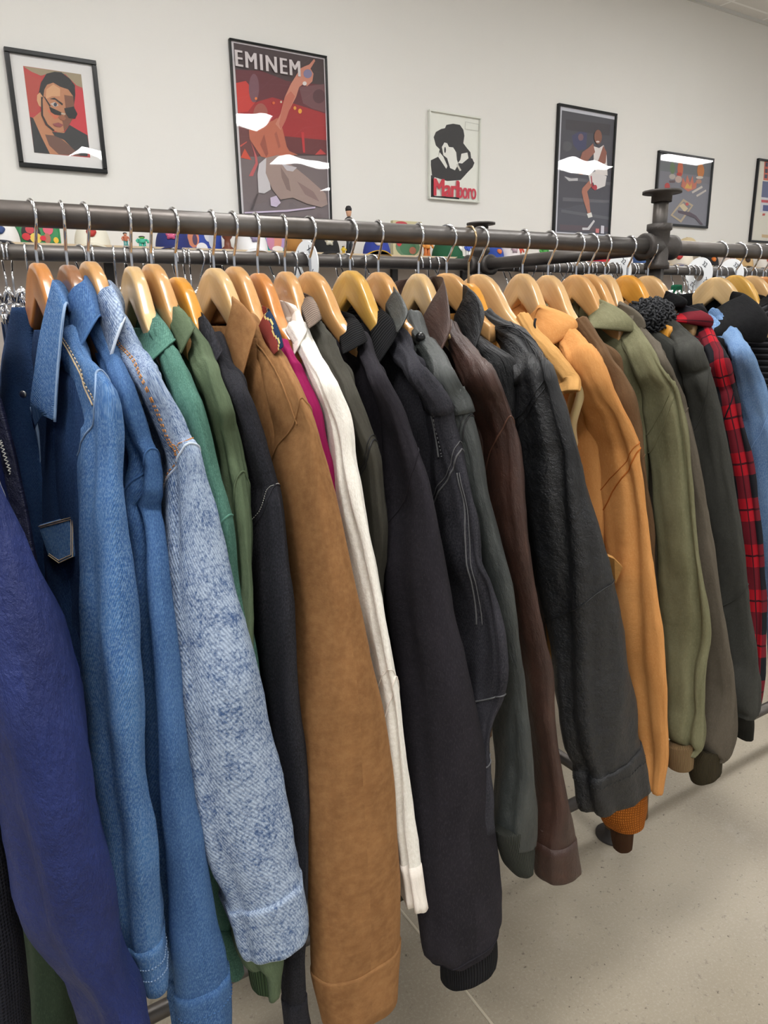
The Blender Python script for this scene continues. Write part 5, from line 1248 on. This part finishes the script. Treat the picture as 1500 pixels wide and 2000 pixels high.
poster('tall black framed concert poster with a shirtless performer pointing up, white letters across top', [(447,75),(638,108),(649,432),(470,420)], .010, (20, 22, 22),
  [(180,168),(1065,330),(1108,1885),(282,1838)], (214, 210, 214), z6, [
  ('p', [(200,430),(450,440),(700,540),(1070,580),(1085,870),(860,800),(700,760),(420,780),(215,860)], (96, 34, 46)),
  ('p', [(205,1270),(1095,1270),(1110,1885),(270,1840)], (112, 100, 102)),
  ('p', [(215,840),(420,740),(560,700),(700,740),(860,790),(1085,860),(1095,1090),(1098,1270),(700,1240),(640,1000),(235,1010)], (158, 30, 38)),
  ('p', [(205,560),(300,540),(390,650),(400,740),(320,840),(215,850)], (196, 50, 44)),
  ('p', [(230,960),(420,1000),(430,1280),(245,1280)], (104, 56, 58)),
  ('p', [(680,1080),(1090,1120),(1095,1270),(700,1240)], (100, 40, 46)),
  ('p', [(820,600),(1070,570),(1080,850),(950,810),(860,760)], (110, 70, 76)), ('e', (1015, 690, 60, 70), (84, 48, 56)),
  ('e', (380, 610, 50, 140), (116, 76, 88)),
  ('p', [(250,1290),(290,1200),(355,1312)], (200, 72, 50)), ('p', [(975,1262),(1030,1205),(1085,1255)], (186, 60, 60)),
  ('p', [(245,1170),(310,1130),(312,1140),(250,1185)], (196, 80, 70)), ('p', [(840,1040),(868,1040),(880,1240),(860,1240)], (186, 40, 48)),
  ('p', [(345,1120),(410,1280),(420,1350),(370,1470),(330,1470),(395,1340),(380,1240)], (186, 90, 92)),
  ('e', (445, 870, 72, 112), (156, 84, 74)),
  ('p', [(330,1020),(400,975),(500,950),(560,930),(610,900),(660,1010),(700,1180),(725,1225),(810,1262),(620,1275),(500,1290),(450,1280),(385,1180),(338,1110)], (182, 100, 76)),
  ('p', [(590,960),(640,860),(680,700),(740,570),(790,490),(830,420),(870,400),(920,380),(968,325),(978,345),(932,420),(962,470),(950,545),(900,592),(860,572),(822,600),(790,700),(722,830),(690,925),(640,1020)], (196, 128, 108)),
  ('p', [(680,700),(740,640),(780,690),(722,830),(690,925),(640,1010),(625,960)], (186, 104, 86)),
  ('p', [(480,1060),(520,1250),(500,1285),(440,1160)], (150, 76, 60)), ('p', [(600,1030),(640,1180),(620,1200),(580,1060)], (160, 84, 66)),
  ('e', (905, 470, 42, 44), (122, 116, 148)), ('e', (875, 565, 20, 20), (220, 214, 214)),
  ('e', (830, 835, 18, 24), (226, 160, 50)), ('e', (780, 805, 14, 18), (220, 150, 60)), ('e', (572, 755, 14, 14), (206, 90, 40)), ('e', (400, 712, 12, 14), (226, 120, 50)), ('e', (645, 745, 10, 12), (206, 190, 170)),
  ('p', [(430,1350),(500,1290),(520,1440),(545,1600),(480,1640),(425,1632),(415,1450)], (196, 192, 196)),
  ('p', [(500,1290),(620,1262),(800,1400),(900,1480),(1080,1640),(1100,1745),(1040,1775),(900,1740),(760,1680),(640,1700),(560,1600),(495,1440)], (154, 132, 126)),
  ('p', [(640,1380),(720,1500),(740,1620),(700,1600),(650,1480)], (126, 104, 100)), ('p', [(800,1520),(960,1620),(1020,1720),(880,1650)], (134, 110, 108)),
  ('p', [(540,1680),(600,1660),(642,1730),(600,1772),(545,1760)], (196, 182, 206)),
  ('p', [(285,1820),(700,1800),(980,1768),(978,1784),(700,1818),(290,1840)], (198, 182, 206)),
  ('p', [(345,1800),(410,1640),(425,1640),(370,1800)], (70, 60, 62)),
  ('p', [(650,1350),(800,1385),(760,1425),(700,1415)], (190, 184, 190)),
  ], (62, 46, 50), [('EMINEM', ((203,395),(822,350)), (206, 198, 200), .0035)])
z7 = lambda x, y: (800+x*.29333, 180+y*.29333)
poster('small white framed print of a man in a wide hat above red lettering', [(838,213),(940,229),(937,397),(838,388)], .012, (216, 218, 210),
  [(140,125),(475,180),(462,735),(135,705)], (226, 228, 220), z7, [
  ('p', [(160,300),(175,265),(210,245),(235,240),(245,218),(290,210),(335,218),(358,250),(365,290),(358,340),(380,370),(405,400),(410,440),(440,450),(420,500),(390,530),(340,585),(250,592),(150,562),(135,455),(190,430),(200,380),(175,355)], (20, 20, 26)),
  ('p', [(135,550),(165,560),(165,690),(330,700),(330,730),(132,712)], (20, 20, 26)),
  ('p', [(215,365),(232,335),(250,340),(262,365),(290,368),(310,400),(315,450),(325,480),(302,520),(270,505),(250,440),(225,420)], (226, 226, 220)),
  ('p', [(200,400),(225,430),(252,492),(244,510),(212,462),(190,430)], (226, 226, 220)),
  ('e', (236, 385, 6, 20), (30, 30, 36)),
  ('p', [(345,410),(385,402),(392,440),(350,475),(322,472),(338,450)], (226, 226, 220)),
  ('p', [(310,482),(320,476),(345,520),(334,526)], (200, 198, 190)),
  ('p', [(410,425),(418,402),(424,425),(432,410),(438,440),(452,440),(430,470)], (226, 226, 220)),
  ('p', [(370,195),(462,212),(460,262),(368,248)], (196, 198, 190)), ('p', [(374,200),(458,217),(456,256),(372,243)], (224, 226, 218)),
  ], (226, 228, 220), [('Marl', ((162,690),(322,590)), (196, 30, 56), .006), ('boro', ((322,705),(440,610)), (196, 40, 66), .003)], name='framed_print')
poster('tall black framed basketball poster with a player in white palming an orange ball', [(1092,200),(1204,223),(1192,470),(1080,462)], .016, (18, 20, 22),
  [(1018,125),(1365,180),(1330,950),(975,930)], (196, 198, 208), z7, [
  ('p', [(1040,180),(1340,215),(1330,290),(1040,250)], (60, 58, 66)), ('p', [(1030,560),(1340,600),(1335,620),(1030,580)], (92, 92, 100)),
  ('p', [(1020,700),(1330,720),(1330,738),(1020,725)], (96, 96, 104)), ('p', [(1010,780),(1330,830),(1330,850),(1010,800)], (88, 88, 96)), ('p', [(1000,880),(1320,900),(1320,930),(1000,920)], (84, 70, 78)),
  ('p', [(1080,290),(1130,262),(1182,270),(1175,380),(1120,390),(1090,350)], (62, 66, 100)), ('e', (1140, 300, 18, 24), (120, 90, 100)), ('e', (1050, 360, 30, 34), (84, 84, 90)),
  ('p', [(1030,560),(1075,575),(1120,572),(1120,590),(1060,592)], (190, 190, 194)),
  ('p', [(1150,640),(1195,590),(1222,615),(1182,662),(1196,720),(1205,805),(1185,805),(1160,725),(1146,665)], (172, 112, 92)),
  ('p', [(1180,810),(1210,800),(1218,830),(1190,838)], (220, 220, 216)),
  ('p', [(1190,550),(1240,525),(1312,560),(1302,625),(1240,650),(1222,600),(1204,612)], (216, 212, 212)), ('p', [(1205,560),(1212,556),(1222,645),(1214,640)], (170, 40, 60)), ('e', (1235, 635, 14, 18), (176, 50, 66)),
  ('p', [(1225,360),(1262,372),(1292,352),(1312,420),(1318,555),(1240,545),(1226,450)], (220, 214, 212)),
  ('p', [(1222,340),(1190,372),(1150,400),(1130,460),(1160,478),(1182,462),(1212,425),(1235,400)], (150, 98, 84)),
  ('p', [(1290,355),(1312,400),(1306,470),(1262,500),(1240,490),(1262,440)], (142, 88, 74)),
  ('e', (1255, 298, 26, 48), (132, 86, 70)), ('e', (1253, 330, 12, 6), (220, 210, 206)),
  ('e', (1145, 510, 32, 38), (214, 122, 52)), ('p', [(1160,470),(1205,490),(1232,498),(1180,520)], (70, 44, 40)),
  ('p', [(1150,902),(1185,902),(1226,850),(1234,860),(1195,918),(1150,918)], (200, 200, 204)),
  ('p', [(1240,908),(1262,910),(1260,938),(1238,936)], (206, 120, 120)), ('p', [(1275,888),(1296,890),(1294,942),(1272,940)], (206, 204, 214)),
  ], (70, 70, 80))
z8 = lambda x, y: (1240+x*.17333, 260+y*.17333)
poster('black framed grey poster with painted ornaments and small crate, behind the rack upright', [(1288,293),(1395,310),(1382,447),(1277,438)], .018, (28, 30, 32),
  [(300,205),(885,315),(812,1050),(240,1010)], (120, 122, 130), z8, [
  ('p', [(260,420),(880,500),(815,1050),(240,1010)], (118, 118, 128)),
  ('e', (425, 395, 28, 68), (96, 116, 82)), ('e', (422, 490, 36, 30), (176, 166, 160)), ('p', [(385,535),(455,530),(450,560),(390,560)], (90, 70, 76)),
  ('e', (512, 405, 32, 88), (186, 96, 66)), ('e', (492, 520, 38, 40), (184, 160, 150)), ('e', (500, 462, 30, 20), (176, 56, 50)),
  ('e', (742, 425, 40, 80), (190, 116, 56)), ('e', (730, 500, 40, 16), (200, 190, 180)), ('e', (720, 545, 32, 26), (176, 130, 110)),
  ('p', [(520,600),(540,500),(570,560),(590,470),(620,560),(650,480),(665,570),(700,540),(690,620),(600,660)], (190, 110, 90)),
  ('p', [(560,620),(590,560),(620,600),(640,560),(640,630)], (206, 160, 80)), ('e', (365, 600, 30, 40), (176, 60, 60)),
  ('p', [(640,660),(755,592),(765,615),(650,680)], (196, 188, 180)), ('p', [(690,700),(800,635),(805,655),(700,720)], (190, 182, 176)),
  ('p', [(545,740),(660,812),(520,1010),(400,925)], (176, 158, 132)), ('p', [(550,770),(635,822),(515,980),(425,920)], (124, 122, 128)), ('p', [(500,820),(545,790),(600,850),(560,890)], (200, 184, 150)), ('e', (588, 800, 18, 18), (186, 70, 66)),
  ('p', [(480,870),(620,890),(690,930),(770,1030),(745,1035),(680,960),(600,930),(490,900)], (78, 62, 74)),
  ], (100, 104, 110), flat=True)
poster('black framed cream poster with red and blue blocks at the right edge of the photo', [(1483,308),(1595,328),(1576,482),(1464,470)], .018, (24, 24, 26),
  [(1430,300),(2100,400),(1990,1240),(1320,1205)], (214, 210, 196), z8, [
  ('p', [(1462,312),(1800,365),(1790,560),(1448,530)], (206, 92, 66)), ('p', [(1440,540),(1790,580),(1770,760),(1425,720)], (84, 92, 132)),
  ('p', [(1425,720),(1770,760),(1755,920),(1408,890)], (206, 206, 214)), ('p', [(1425,750),(1560,760),(1555,790),(1425,780)], (190, 50, 60)), ('p', [(1445,810),(1600,820),(1590,890),(1440,875)], (60, 70, 130)),
  ('p', [(1440,905),(1470,905),(1465,930),(1435,930)], (190, 70, 60)), ('p', [(1430,1140),(1600,1155),(1600,1190),(1430,1175)], (206, 176, 130)),
  ('p', [(1475,330),(1500,334),(1496,380),(1470,376)], (44, 44, 70)), ('p', [(1470,400),(1498,404),(1494,450),(1465,446)], (44, 44, 70)), ('p', [(1465,465),(1494,468),(1490,510),(1460,506)], (44, 44, 70)),
  ], (222, 218, 204))
